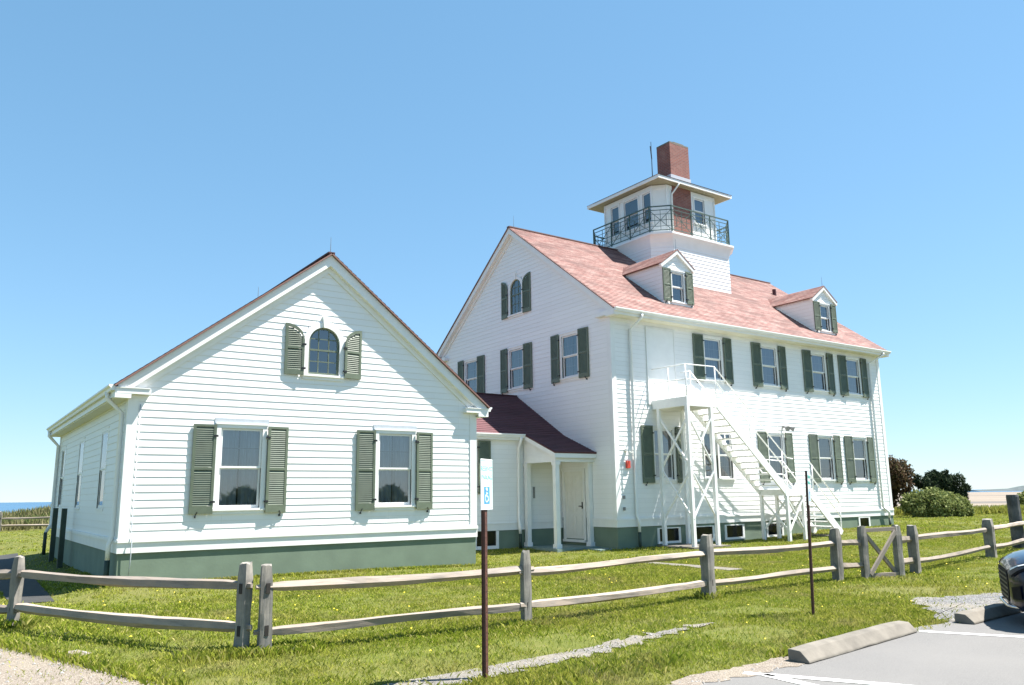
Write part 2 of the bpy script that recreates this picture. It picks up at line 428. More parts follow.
def window(root, fr, a, b, w, h, head=False, cw=.095, cols=3, rows=2, curtain=True, head_shade=False, k=1.0, lower=True):
    """double-hung sash window; (a, b) is the middle of the opening's lower edge"""
    def frame():
        mb = MB(); x = w/2; c = .036*k
        mb.box((-x-cw, -.0, 0), (-x, h, c)).box((x, 0, 0), (x+cw, h, c)).box((-x-cw, h, 0), (x+cw, h+cw*.8, c))
        mb.box((-x-cw-.02, h+cw*.8, 0), (x+cw+.02, h+cw*.8+.025, c+.02*k))
        mb.box((-x-cw-.03, -.045, 0), (x+cw+.03, 0, .07*k)); mb.box((-x-cw, -.12, 0), (x+cw, -.045, c-.003))
        return simp(mb)
    win = link('window', cached(('f', w, h, cw, k), frame), 'white_paint', root, fr.mtx(a, b, 0, root))
    up, lw = -.005+(1-k)*.012, -.04*k
    def sash(z0, z1, c):
        mb = MB(); x = w/2; s = .045
        mb.box((-x, z0, c-.033), (-x+s, z1, c)).box((x-s, z0, c-.033), (x, z1, c))
        mb.box((-x+s, z0, c-.033), (x-s, z0+(.04 if z0 else .065), c)).box((-x+s, z1-.045, c-.033), (x-s, z1, c)); return simp(mb)
    def munt(z0, z1, c):
        mb = MB(); x = w/2-.045
        for q in range(1, cols): xx = -x+2*x*q/cols; mb.box((xx-.006, z0, c-.006), (xx+.006, z1, c))
        for q in range(1, rows): zz = z0+(z1-z0)*q/rows; mb.box((-x, zz-.006, c-.0065), (x, zz+.006, c-.0005))
        return simp(mb)
    def pane(z0, z1, c):
        mb = MB(); x = w/2-.042; mb.poly([(-x, z0, c), (x, z0, c), (x, z1, c), (-x, z1, c)]); return mb.mesh('pane')
    m = h*.5
    for lo, z0, z1, c in ((0, m, h, up), (1, 0, m+.02, lw)):
        so_ = link('sash', cached(('s', w, h, k, lo), lambda: sash(z0, z1, c)), 'white_paint', win)
        g0, g1 = (z0+.035, z1-.04) if not lo else (.06, z1-.04)
        pc = c-.016*k
        link('pane', cached(('p', w, h, k, lo), lambda: pane(g0, g1, pc)), 'window_glass', win)
        if cols > 1 and (lower or not lo): link('muntins', cached(('m', w, h, cols, rows, k, lo), lambda: munt(g0, g1, pc-.004)), 'grille_bar', win)
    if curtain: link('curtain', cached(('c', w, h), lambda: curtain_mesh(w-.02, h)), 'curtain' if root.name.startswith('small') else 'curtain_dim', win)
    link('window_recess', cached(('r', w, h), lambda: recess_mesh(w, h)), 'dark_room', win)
    if head_shade:
        mb = MB().box((-w/2-cw-.04, h+cw*.8+.027, 0), (w/2+cw+.04, h+cw*.8+.13, .016))  # grey-blue board; its colour imitates a shaded band over the window head
        link('shaded_head_board', simp(mb), 'lead_grey', win)
    return win
def hole(a, b, w, h): return [(b, a-w/2, a+w/2), (b+h, a-w/2, a+w/2)]

def shutter_mesh(w, h, arch=0):
    """hinge edge on x = 0, free edge on x = w; arch = rise of the curved top towards the free edge"""
    mb = MB(); t = .034; st = min(.055, w*.14); n = 10
    def top(x):
        if not arch: return h
        q = min(1, max(0, x/w)); return h-arch+arch*math.sqrt(max(0, 1-(1-q)**2))
    mb.box((w-st, 0, 0), (w, top(w-st), t)) if not arch else mb.prism([(w-st, 0, 0), (w, 0, 0), (w, h, 0), (w-st, top(w-st), 0)], (0, 0, t))
    mb.prism([(0, 0, 0), (st, 0, 0), (st, top(st), 0), (0, top(0), 0)], (0, 0, t))
    rb = h*.085 if not arch else h*.10; rm = .05; rt = .05
    mb.box((st, 0, 0), (w-st, rb, t)); zm = h*.5 if not arch else h*.53
    mb.box((st, zm-rm/2, 0), (w-st, zm+rm/2, t))
    xs = [st+(w-2*st)*i/n for i in range(n+1)]
    outline = [(x, top(x), 0) for x in xs]+[(x, top(x)-rt-(.02 if arch else 0), 0) for x in reversed(xs)]
    mb.prism(outline, (0, 0, t))
    def lou(z0, z1):
        k = max(3, int((z1-z0)/.042))
        for i in range(k):
            z = z0+(z1-z0)*(i+.5)/k
            xa = st
            if arch:
                xs_ = [x for x in xs if top(x)-rt-.02 > z+.02]
                if not xs_: continue
                xa = xs_[0]
            y = .029
            mb.poly([(xa, z-y, t*.92), (w-st, z-y, t*.92), (w-st, z+y, t*.2), (xa, z+y, t*.2)])
            mb.poly([(xa, z-y, t*.72), (w-st, z-y, t*.72), (w-st, z-y, t*.92), (xa, z-y, t*.92)]); mb.poly([(xa, z-y, t*.72), (xa, z+y, t*.02), (w-st, z+y, t*.02), (w-st, z-y, t*.72)])
    lou(rb+.012, zm-rm/2-.012); lou(zm+rm/2+.012, h-rt-.012)
    me = mb.mesh('shutter'); return me
def hinge_mesh(z): return simp(MB().box((-.035, z-.02, .004), (.05, z+.02, .044)))
def dog_mesh(w):
    mb = MB(); mb.tube([(w*.72, -.055, -.02), (w*.72, -.02, .045), (w*.66, .04, .05)], .011, 6); mb.box((w*.70, -.08, -.03), (w*.75, -.045, .03)); return simp(mb)
def mirror(me):
    m2 = me.copy()
    for v in m2.vertices: v.co.x = -v.co.x
    m2.flip_normals(); return m2
def shutters(root, fr, a, b, halfgap, w, h, arch=0, tilt=.09):
    """a pair of open shutters either side of an opening centred on a"""
    for s in (-1, 1):
        me = cached(('sh', w, h, arch, s), lambda: shutter_mesh(w, h, arch) if s > 0 else mirror(cached(('sh', w, h, arch, 1), lambda: shutter_mesh(w, h, arch))))
        o = link('shutter', me, 'green_shutter', root, fr.mtx(a+s*halfgap, b, .062, root, s*tilt))
        for z in (h*.13, h*(.87 if not arch else .60)): link('hinge', cached(('hg', z, s), lambda: hinge_mesh(z) if s > 0 else mirror(hinge_mesh(z))), 'iron_black', o)
        if arch == 0: link('shutter_dog', cached(('dg', w, s), lambda: dog_mesh(w) if s > 0 else mirror(dog_mesh(w))), 'iron_black', o)

def arch_window(root, fr, a, b, r, spring):
    """round-headed window: sill at b, springing at b + spring, radius r"""
    n = 18
    def arcs(rad, z): return [(rad*math.cos(PI*i/n), spring+rad*math.sin(PI*i/n), z) for i in range(n+1)]
    def frame():
        mb = MB(); o = r+.12
        for (z, sgn) in ((.036, 1),):
            A1 = arcs(o, z); B1 = arcs(r, z)
            for i in range(n):
                mb.poly([B1[i], A1[i], A1[i+1], B1[i+1]])
                a0 = (A1[i][0], A1[i][1], 0); a1 = (A1[i+1][0], A1[i+1][1], 0); mb.poly([A1[i], a0, a1, A1[i+1]])
                b0 = (B1[i][0], B1[i][1], -.03); b1 = (B1[i+1][0], B1[i+1][1], -.03); mb.poly([b0, B1[i], B1[i+1], b1])
        mb.box((-o, 0, 0), (-r, spring, .036)).box((r, 0, 0), (o, spring, .036))
        mb.box((-o-.03, -.05, 0), (o+.03, 0, .075)); mb.box((-o, -.12, 0), (o, -.05, .034))
        mb.prism([(-.035, spring+r-.01, 0), (.035, spring+r-.01, 0), (.065, spring+r+.26, 0), (-.065, spring+r+.26, 0)], (0, 0, .07))
        me = mb.mesh('m'); return me
    win = link('arched_window', cached(('af', r, spring), frame), 'white_paint', root, fr.mtx(a, b, 0, root))
    def sash():
        mb = MB(); c = -.012; q = r-.045
        A1 = arcs(r, c); B1 = arcs(q, c)
        for i in range(n):
            mb.poly([B1[i], A1[i], A1[i+1], B1[i+1]]); mb.poly([(B1[i][0], B1[i][1], c-.03), B1[i], B1[i+1], (B1[i+1][0], B1[i+1][1], c-.03)])
        mb.box((-r, 0, c-.03), (-q, spring, c)).box((q, 0, c-.03), (r, spring, c)).box((-q, 0, c-.03), (q, .05, c))
        zm = spring*.78; mb.box((-q, zm-.02, c-.03), (q, zm+.02, c+.004))
        for xx in (-r/3, r/3): 
            zt = spring+math.sqrt(q*q-xx*xx); mb.box((xx-.011, .05, c-.022), (xx+.011, zm-.02, c-.004)); mb.box((xx-.011, zm+.02, c-.022), (xx+.011, zt, c-.004))
        for zz in (zm*.5+.02, zm+.02+(spring+r-zm)*.45): mb.box((-q, zz-.011, c-.023), (q, zz+.011, c-.005))
        return mb.mesh('m')
    link('sash', cached(('as', r, spring), sash), 'green_shutter', win)
    def pane():
        mb = MB(); q = r-.03
        mb.poly([(-q, .03, -.026), (q, .03, -.026)]+[(q*math.cos(PI*i/n), spring+q*math.sin(PI*i/n), -.026) for i in range(n+1)]); return mb.mesh('pane')
    link('pane', cached(('ap', r, spring), pane), 'window_glass', win)
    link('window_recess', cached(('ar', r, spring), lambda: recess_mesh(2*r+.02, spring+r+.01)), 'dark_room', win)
def arch_hole(a, b, r, spring, n=8):
    return [(b, a-r, a+r)]+[(b+spring+r*math.sin(PI/2*i/n), a-r*math.cos(PI/2*i/n)-.002, a+r*math.cos(PI/2*i/n)+.002) for i in range(n+1)]

def trim_table(mb, fr, a0, a1, over=.05):
    """water table: skirt board under a moulded cap"""
    mb.box((a0, ZW, .0), (a1, ZW+.20, .032), fr); mb.box((a0, ZW+.20, 0), (a1, ZW+.245, .056), fr); mb.box((a0, ZW+.245, 0), (a1, ZW+.275, .045), fr)
def gutter(mb, p0, p1, out):
    """K-style gutter from p0 to p1; out = outward horizontal direction"""
    o = Vector(out); prof = [(0, 0), (0, -.11), (.06, -.115), (.075, -.06), (.11, -.035), (.11, 0)]
    mb.prism([Vector(p0)+o*x+Vector((0, 0, z)) for x, z in prof], Vector(p1)-Vector(p0))
def downspout(root, pts, boot_h=.5):
    part('downspout', MB().tube(pts, .046, 10), 'white_paint', root, smooth=True)
    x, y, z = pts[-1]
    part('drain_boot', MB().tube([(x, y, z+.01), (x, y, z-boot_h)], .05, 10), 'green_trim', root, smooth=True)

# ------------------------------------------------------------------ terrain
def ss(a, b, x):
    t = np.clip((np.asarray(x, float)-a)/(b-a), 0, 1); return t*t*(3-2*t)
CAM = np.array([-2.853, -17.292, 1.615])
def H(x, y):
    x = np.asarray(x, float); y = np.asarray(y, float)
    h = .20*ss(20.5, 25, x)*ss(-6, 1, y)*(1-ss(34, 44, x))
    h = h-.11*np.exp(-((x-10.5)/4.2)**2-((y-.3)/3.0)**2)
    h = h+.02*np.sin(x*.9+1.3)*np.sin(y*.7)*ss(-11, -9, y)
    h = h-.13*(1-ss(-1.1, -.15, x))*ss(-2.8, -.6, y)*(1-ss(15, 24, y))
    d = np.hypot(x-CAM[0], y-CAM[1]); az = np.arctan2(x-CAM[0], y-CAM[1])
    low = -11+(8.6*ss(.45, .85, az))*(1-ss(1400, 1600, d))
    edge = 60+14*ss(.3, .9, az)
    far = ss(edge, edge+34, d)
    mound = 1.75*np.exp(-((x-9)/6.5)**2-((y-44)/4.0)**2)+.35*np.exp(-((x+6)/9)**2-((y-43)/2.5)**2)
    return h*(1-far)+low*far+mound
def axis(lo, hi, fl, fh, step):
    c = list(np.arange(fl, fh+1e-6, step)); s = step; x = fh
    while x < hi: s *= 1.16; x += s; c.append(x)
    s = step; x = fl
    while x > lo: s *= 1.16; x -= s; c.insert(0, x)
    return np.array(c)
def build_ground():
    xs = axis(-3000, 4500, -8, 34, .5); ys = axis(-1500, 4500, -20, 14, .5)
    X, Y = np.meshgrid(xs, ys); Z = H(X, Y)
    n, m = X.shape
    v = np.stack([X.ravel(), Y.ravel(), Z.ravel()], 1)
    i = np.arange(n*m).reshape(n, m)
    f = np.stack([i[:-1, :-1].ravel(), i[:-1, 1:].ravel(), i[1:, 1:].ravel(), i[1:, :-1].ravel()], 1)
    me = bpy.data.meshes.new('lawn'); me.from_pydata(v.tolist(), [], f.tolist())
    for p in me.polygons: p.use_smooth = True
    o = link('lawn', me, 'lawn_soil'); tag(o, kind='structure')
build_ground()
sea = MB(); n = 96
for k in range(n):
    a0, a1 = 2*PI*k/n, 2*PI*(k+1)/n
    for r0, r1 in ((0, 60), (60, 600), (600, 30000)):
        sea.poly([(r0*math.cos(a0), r0*math.sin(a0), -6), (r1*math.cos(a0), r1*math.sin(a0), -6), (r1*math.cos(a1), r1*math.sin(a1), -6), (r0*math.cos(a1), r0*math.sin(a1), -6)])
solo('sea', sea, 'sea_water', (0, 0, 0), kind='structure')
# far headland across the flats
hb = MB(); prof = [(-120, 0), (-60, 3), (0, 5), (35, 13), (70, 18), (150, 24), (330, 30), (520, 36), (800, 40), (1300, 50), (2200, 48), (3000, 0)]
b0 = Vector((3215, 1366, -6)); du = Vector((.56, -.83, 0)); dv = Vector((.83, .56, 0))
pr = [b0+du*x for x, _ in prof]; tp = [b0+du*x+dv*160+Vector((0, 0, z+4)) for x, z in prof]; bk = [b0+du*x+dv*600 for x, _ in prof]
for k in range(len(prof)-1): hb.poly([pr[k], pr[k+1], tp[k+1], tp[k]]); hb.poly([tp[k], tp[k+1], bk[k+1], bk[k]])
solo('headland', hb, 'far_wood', (0, 0, 0), kind='structure')

# ------------------------------------------------------------------ flat sheets on the ground
def inside(poly, x, y):
    x = np.asarray(x); y = np.asarray(y); r = np.zeros(x.shape, bool); j = len(poly)-1
    for i in range(len(poly)):
        xi, yi = poly[i]; xj, yj = poly[j]
        with np.errstate(divide='ignore', invalid='ignore'):
            c = ((yi > y) != (yj > y)) & (x < (xj-xi)*(y-yi)/(yj-yi+1e-12)+xi)
        r ^= c; j = i
    return r
def rough(poly, step=.18, amp=.06, seed=1):
    rg = random.Random(seed); out = []
    for (x0, y0), (x1, y1) in zip(poly, poly[1:]+poly[:1]):
        L = math.hypot(x1-x0, y1-y0); k = max(1, int(L/step))
        for i in range(k):
            t = i/k; out.append((x0+(x1-x0)*t+rg.uniform(-amp, amp), y0+(y1-y0)*t+rg.uniform(-amp, amp)))
    return out
SHEETS = []
def sheet(name, poly, m, lift, amp=.06, seed=1, step=.18):
    p = rough(poly, step, amp, seed) if amp else poly
    import bmesh
    bm = bmesh.new(); vs = [bm.verts.new((x, y, 0)) for x, y in p]; f = bm.faces.new(vs)
    bmesh.ops.triangulate(bm, faces=[f])
    if max(q[0] for q in p)-min(q[0] for q in p) < 30:
        for _ in range(2): bmesh.ops.subdivide_edges(bm, edges=[e for e in bm.edges if e.calc_length() > .6], cuts=1)
    for v in bm.verts: v.co.z = float(H(v.co.x, v.co.y))+lift
    bmesh.ops.recalc_face_normals(bm, faces=bm.faces)
    if sum(f.normal.z for f in bm.faces) < 0: bmesh.ops.reverse_faces(bm, faces=bm.faces)
    me = bpy.data.meshes.new(name); bm.to_mesh(me); bm.free()
    o = link(name, me, m); tag(o, kind='structure'); SHEETS.append(p); return o
sheet('gravel_path', [(-2.25, -5.9), (-1.5, -7.05), (-1.12, -9.1), (-1.0, -11.5), (-1.4, -14), (-9, -14), (-9, -4.6), (-5, -5.0)], 'path_gravel', .012, .10, 2)
sheet('parking_lot', [(1.2, -12.25), (2.6, -12.12), (4.0, -12.22), (6.0, -11.95), (7.2, -11.86), (9, -11.75), (30, -11.6), (60, -12), (60, -60), (-20, -60), (-20, -24), (-4, -19.5), (-.3, -14.2)], 'asphalt', .016, .05, 3, .3)
sheet('worn_strip', [(.2, -10.58), (1.3, -10.60), (2.0, -10.48), (2.75, -10.40), (3.5, -10.27), (4.4, -10.06), (5.15, -10.03), (5.3, -10.08), (4.6, -10.22), (3.9, -10.44), (3.1, -10.60), (2.25, -10.74), (1.4, -10.86), (.2, -11.1)], 'worn_gravel', .012, .10, 4, .08)
sheet('gravel_patch', [(7.5, -11.75), (8.3, -11.2), (8.9, -10.62), (9.4, -10.5), (10.2, -10.75), (11.5, -11.05), (12.5, -11.45), (12.5, -11.95), (9.8, -11.95), (7.5, -12.0)], 'grey_gravel', .020, .09, 5, .11)
sheet('gravel_edge', [(2.3, -12.12), (2.9, -11.98), (3.5, -12.02), (3.9, -11.95), (4.2, -12.05), (4.1, -12.3), (3.3, -12.28), (2.5, -12.3)], 'path_gravel', .020, .06, 6, .10)
sheet('side_path', [(-1.7, -.4), (-1.05, -.5), (-1.0, 1.0), (-.95, 6), (-.62, 14.9), (-6, 15.4), (-6, 13.8), (-1.9, 13.6), (-1.8, 6)], 'shaded_tar', .014, .012, 7, .5)  # paved strip, its colour darkened to carry the shade beside the small house
sheet('stepping_path', [(10.9, -2.75), (11.35, -2.75), (11.45, -5.5), (11.0, -5.5)], 'concrete', .012, .03, 8)
def stripe(a, b, w, seed):
    a = Vector(a); b = Vector(b); d = (b-a).normalized(); s = Vector((-d.y, d.x))*w/2
    pts = [a-s, b-s, b+s, a+s]; o = sheet('stall_line', [tuple(p) for p in pts], 'line_paint', .021, .006, seed, .12); SHEETS.pop(); return o
stripe((6.52, -12.02), (9.3, -17.2), .10, 11)
stripe((3.22, -12.2), (6.4, -18.0), .10, 12)
stripe((3.30, -12.36), (3.0, -18.5), .10, 13)

# ------------------------------------------------------------------ small gabled house
def small_house():
    t = thing('small_house', (0, 0, 0), 'small single-storey white clapboard house with green shutters and a round-headed attic window', 'house')
    F = Fr((0, 0, 0), (1, 0, 0), (0, -1, 0)); L = Fr((0, AD, 0), (0, -1, 0), (-1, 0, 0)); Rr = Fr((AW, 0, 0), (0, 1, 0), (1, 0, 0)); B = Fr((AW, AD, 0), (-1, 0, 0), (0, 1, 0))
    part('foundation', MB().box((.0, 0, -.6), (AW, AD, ZW+.05)), 'green_foundation', t)
    EZ = 3.70; RZ = 7.12; wb, wh = 1.43, 1.66
    s = MB()
    hs = [hole(2.235, wb, .87, wh), hole(5.845, wb, .87, wh), arch_hole(4.0, 4.37, .37, .73)]
    top = [(ZW+.27, 0, AW), (3.80, 0, AW), (RZ, AW/2-.02, AW/2+.02)]
    courses(s, F, top, ZW+.27, .148, .0095, hs); part('wall', s, 'white_siding', t, fix=False); part('wall', courses(MB(), B, top, ZW+.27, .148, .0095), 'white_siding', t, fix=False); s = MB()
    sw = (2.62, 6.3, 10.1)
    courses(s, L, [(ZW+.27, 0, AD), (EZ, 0, AD)], ZW+.27, .148, .0095, [hole(AD-y, 1.46, .78, 1.68) for y in sw]); part('wall', s, 'white_siding', t, fix=False); s = MB()
    courses(s, Rr, [(ZW+.27, 0, AD), (EZ, 0, AD)], ZW+.27, .148, .0095)
    part('wall', s, 'white_siding', t, fix=False)
    tr = MB()
    for fr, w in ((F, AW), (L, AD), (Rr, AD), (B, AW)): trim_table(tr, fr, -.03, w+.03)
    part('water_table', tr, 'white_paint', t)
    for (f0, w0), (f1, w1) in (((F, AW), (Rr, AD)), ((Rr, AD), (B, AW)), ((B, AW), (L, AD)), ((L, AD), (F, AW))):
        part('corner_board', MB().box((w0-.17, ZW+.275, 0), (w0+.024, EZ, .024), f0).box((-.0, ZW+.275, .001), (.17, EZ, .024), f1), 'white_paint', t)
    for a in (2.235, 5.845):
        window(t, F, a, wb, .87, wh, head_shade=True, lower=False); shutters(t, F, a, 1.33, .54, .455, 1.82)
    arch_window(t, F, 4.0, 4.37, .37, .73); shutters(t, F, 4.0, 4.33, .485, .43, 1.16, arch=.36, tilt=.12)
    for y in sw: window(t, L, AD-y, 1.46, .78, 1.68, cols=1, cw=.08, k=.3)
    # roof planes with lapped shingles
    ov, eo = .165, .30; sl = (7.23-3.86)/(AW/2+eo); ang = math.atan(sl); ln = (AW/2+eo)/math.cos(ang)
    rf = MB()
    for sgn in (-1, 1):
        x0 = AW/2-sgn*(AW/2+eo)
        o = Vector((x0, -ov if sgn > 0 else AD+ov, 3.86)); u = Vector((0, 1 if sgn < 0 else 1, 0))
        o.y = -ov; v = Vector((sgn*math.cos(ang), 0, math.sin(ang))); nn = Vector((-sgn*math.sin(ang), 0, math.cos(ang)))
        fr = Fr(o, (0, 1, 0), nn, v); courses(rf, fr, [(-.03, -.055, AD+2*ov+.055), (ln, -.055, AD+2*ov+.055)], -.03, .14, .012)
        rf.box((-.055, -.03, -.035), (AD+2*ov+.055, ln, -.003), lambda a, b, c, fr=fr: fr(a, b, c))
    roof = part('roof', rf, 'red_shingle', t, fix=False)
    part('ridge_cap', MB().bar((AW/2, -ov-.02, 7.235), (AW/2, AD+ov, 7.235), .16, .04), 'wine_shingle', roof)
    for y in (-.15, 5.2): part('lightning_rod', MB().tube([(AW/2-.02, y, 7.2), (AW/2-.02, y, 7.62)], [.012, .005], 6), 'rod_metal', roof)
    for y0, y1 in ((-ov+.01, -.005), (AD+.005, AD+ov-.01)):
        for sgn in (-1, 1):
            xe = AW/2-sgn*(AW/2+eo-.0)
            def P(tt, dz, y): return Vector((xe+(AW/2-xe)*tt, y, 3.86+(7.23-3.86)*tt-.05+dz))
            d1 = .20/math.cos(ang); rk = MB()
            rk.prism([P(.012, 0, y0), P(1, 0, y0), P(1, -d1, y0), P(.012, -d1, y0)], (0, y1-y0, 0))
            fy = y1 if y0 < 0 else y0
            rk.prism([P(0.055, -d1, -.045 if y0 < 0 else AD+.045), P(1, -d1, -.045 if y0 < 0 else AD+.045), P(1, -d1-.15, -.045 if y0 < 0 else AD+.045), P(.055, -d1-.15, -.045 if y0 < 0 else AD+.045)], (0, .04 if y0 < 0 else -.04, 0))
            part('rake_board', rk, 'white_paint', t)
    for sgn in (-1, 1):
        co = MB(); sf = MB(); gt = MB()
        xw = 0 if sgn < 0 else AW; xo = xw+sgn*eo
        co.box((min(xo, xo-sgn*.03), -ov+.012, 3.62), (max(xo, xo-sgn*.03), AD+ov-.012, 3.815))
        sf.box((min(xw, xo-sgn*.03), -ov+.014, 3.60), (max(xw, xo-sgn*.03), AD+ov-.014, 3.625))
        gutter(gt, (xo+sgn*.003, -ov, 3.848), (xo+sgn*.003, AD+ov, 3.848), (sgn, 0, 0))
        for yf in (-ov, AD+.004):
            xi = xw-sgn*.36; co.box((min(xw, xo-sgn*.006), yf-.002, 3.596), (max(xw, xo-sgn*.006), yf+ov-.003, 3.80))
            co.box((min(xi, xo-sgn*.034), yf-.004, 3.685), (max(xi, xo-sgn*.034), yf+ov-.006, 3.79)); co.box((min(xi+sgn*.02, xo-sgn*.034), yf-.02, 3.79), (max(xi+sgn*.02, xo-sgn*.034), yf+ov-.006, 3.81))
        part('cornice', co, 'white_paint', t); part('soffit', sf, 'soffit_paint', t); part('gutter', gt, 'white_paint', t)
    downspout(t, [(-eo-.05, .35, 3.74), (-eo-.05, .35, 3.62), (-.07, .30, 3.34), (-.07, .30, .95), (-.13, .28, .78), (-.13, .28, .48)], .55)
    downspout(t, [(-eo-.05, AD-.2, 3.74), (-eo-.05, AD-.2, 3.6), (-.07, AD-.12, 3.3), (-.07, AD-.12, .95), (-.2, AD-.15, .7)], .65)
    part('cable_conduit', MB().tube([(.205, -.03, 3.5), (.205, -.03, 1.0), (.215, -.09, .88), (.215, -.085, .55), (.205, -.03, .05)], .010, 6), 'lead_grey', t, smooth=True)
small_house()

# ------------------------------------------------------------------ main house
TX, TY = MX+7.72, MY+5.08
def dormer(t, xc, yf, za, ze, hw=.86):
    """gabled dormer: front on local y = yf, apex za, eaves ze"""
    O = Vector((MX, MY, 0)); w = hw-.12
    F = Fr((MX+xc, MY+yf, 0), (1, 0, 0), (0, -1, 0))
    zr = lambda y: 7.4+.747*(y+.42)
    zb = zr(yf)-.02; back = (ze-7.4)/.747-.42
    s = MB(); wz = zb+.14; wh = 1.06
    courses(s, F, [(zb, -w, w), (ze, -w, w), (za-.07, -.01, .01)], zb, .148, .011, [hole(0, wz, .58, wh)])
    for sg in (-1, 1):
        fr = Fr((MX+xc+sg*w, MY+yf, 0), (0, 1, 0), (sg, 0, 0))
        bp = [(zb, 0, .03), (ze, 0, back-yf+.05)]; courses(s, fr, bp, zb, .148, .011)
    d = part('dormer', s, 'white_siding', t, fix=False)
    window(t, F, 0, wz, .58, wh, cw=.07, cols=3); shutters(t, F, 0, wz-.03, .385, .37, wh+.12, tilt=.07)
    sl = (za-ze)/hw; ang = math.atan(sl); ln = hw/math.cos(ang)
    rf = MB(); by_e = (ze-7.4)/.747-.42; by_a = (za-7.4)/.747-.42
    ov = .1
    for sg in (-1, 1):
        fr = Fr((MX+xc+sg*hw, MY+yf-ov, ze), (0, 1, 0), (sg*math.sin(ang), 0, math.cos(ang)), (-sg*math.cos(ang), 0, math.sin(ang)))
        courses(rf, fr, [(0, 0, by_e-yf+ov+.1), (ln, 0, by_a-yf+ov+.1)], 0, .14, .010)
        rf.poly([fr(0, 0, -.03), fr(0, ln, -.03), fr(by_a-yf+ov, ln, -.03), fr(by_e-yf+ov, 0, -.03)])
        rf.poly([fr(0, 0, -.03), fr(0, ln, -.03), fr(0, ln, .01), fr(0, 0, .01)]); rf.poly([fr(0, 0, -.03), fr(by_e-yf+ov, 0, -.03), fr(by_e-yf+ov, 0, .01), fr(0, 0, .01)])
    part('dormer_roof', rf, 'red_shingle', d, fix=False)
    rk = MB()
    for sg in (-1, 1):
        pts = [F(sg*hw, ze-.035, ov-.01), F(0, za-.035, ov-.01), F(0, za-.17, ov-.01), F(sg*(hw-.04), ze-.15, ov-.01)]
        rk.prism(pts, F.n*(-ov+.0)); rk.box((min(sg*(w-.1), sg*(w+.012)), zb+.05, 0), (max(sg*(w-.1), sg*(w+.012)), ze-.14, .02), F)
    part('rake_board', rk, 'white_paint', d)
    part('lightning_rod', MB().tube([F(0, za, .02), F(0, za+.4, .02)], [.01, .004], 6), 'rod_metal', d)

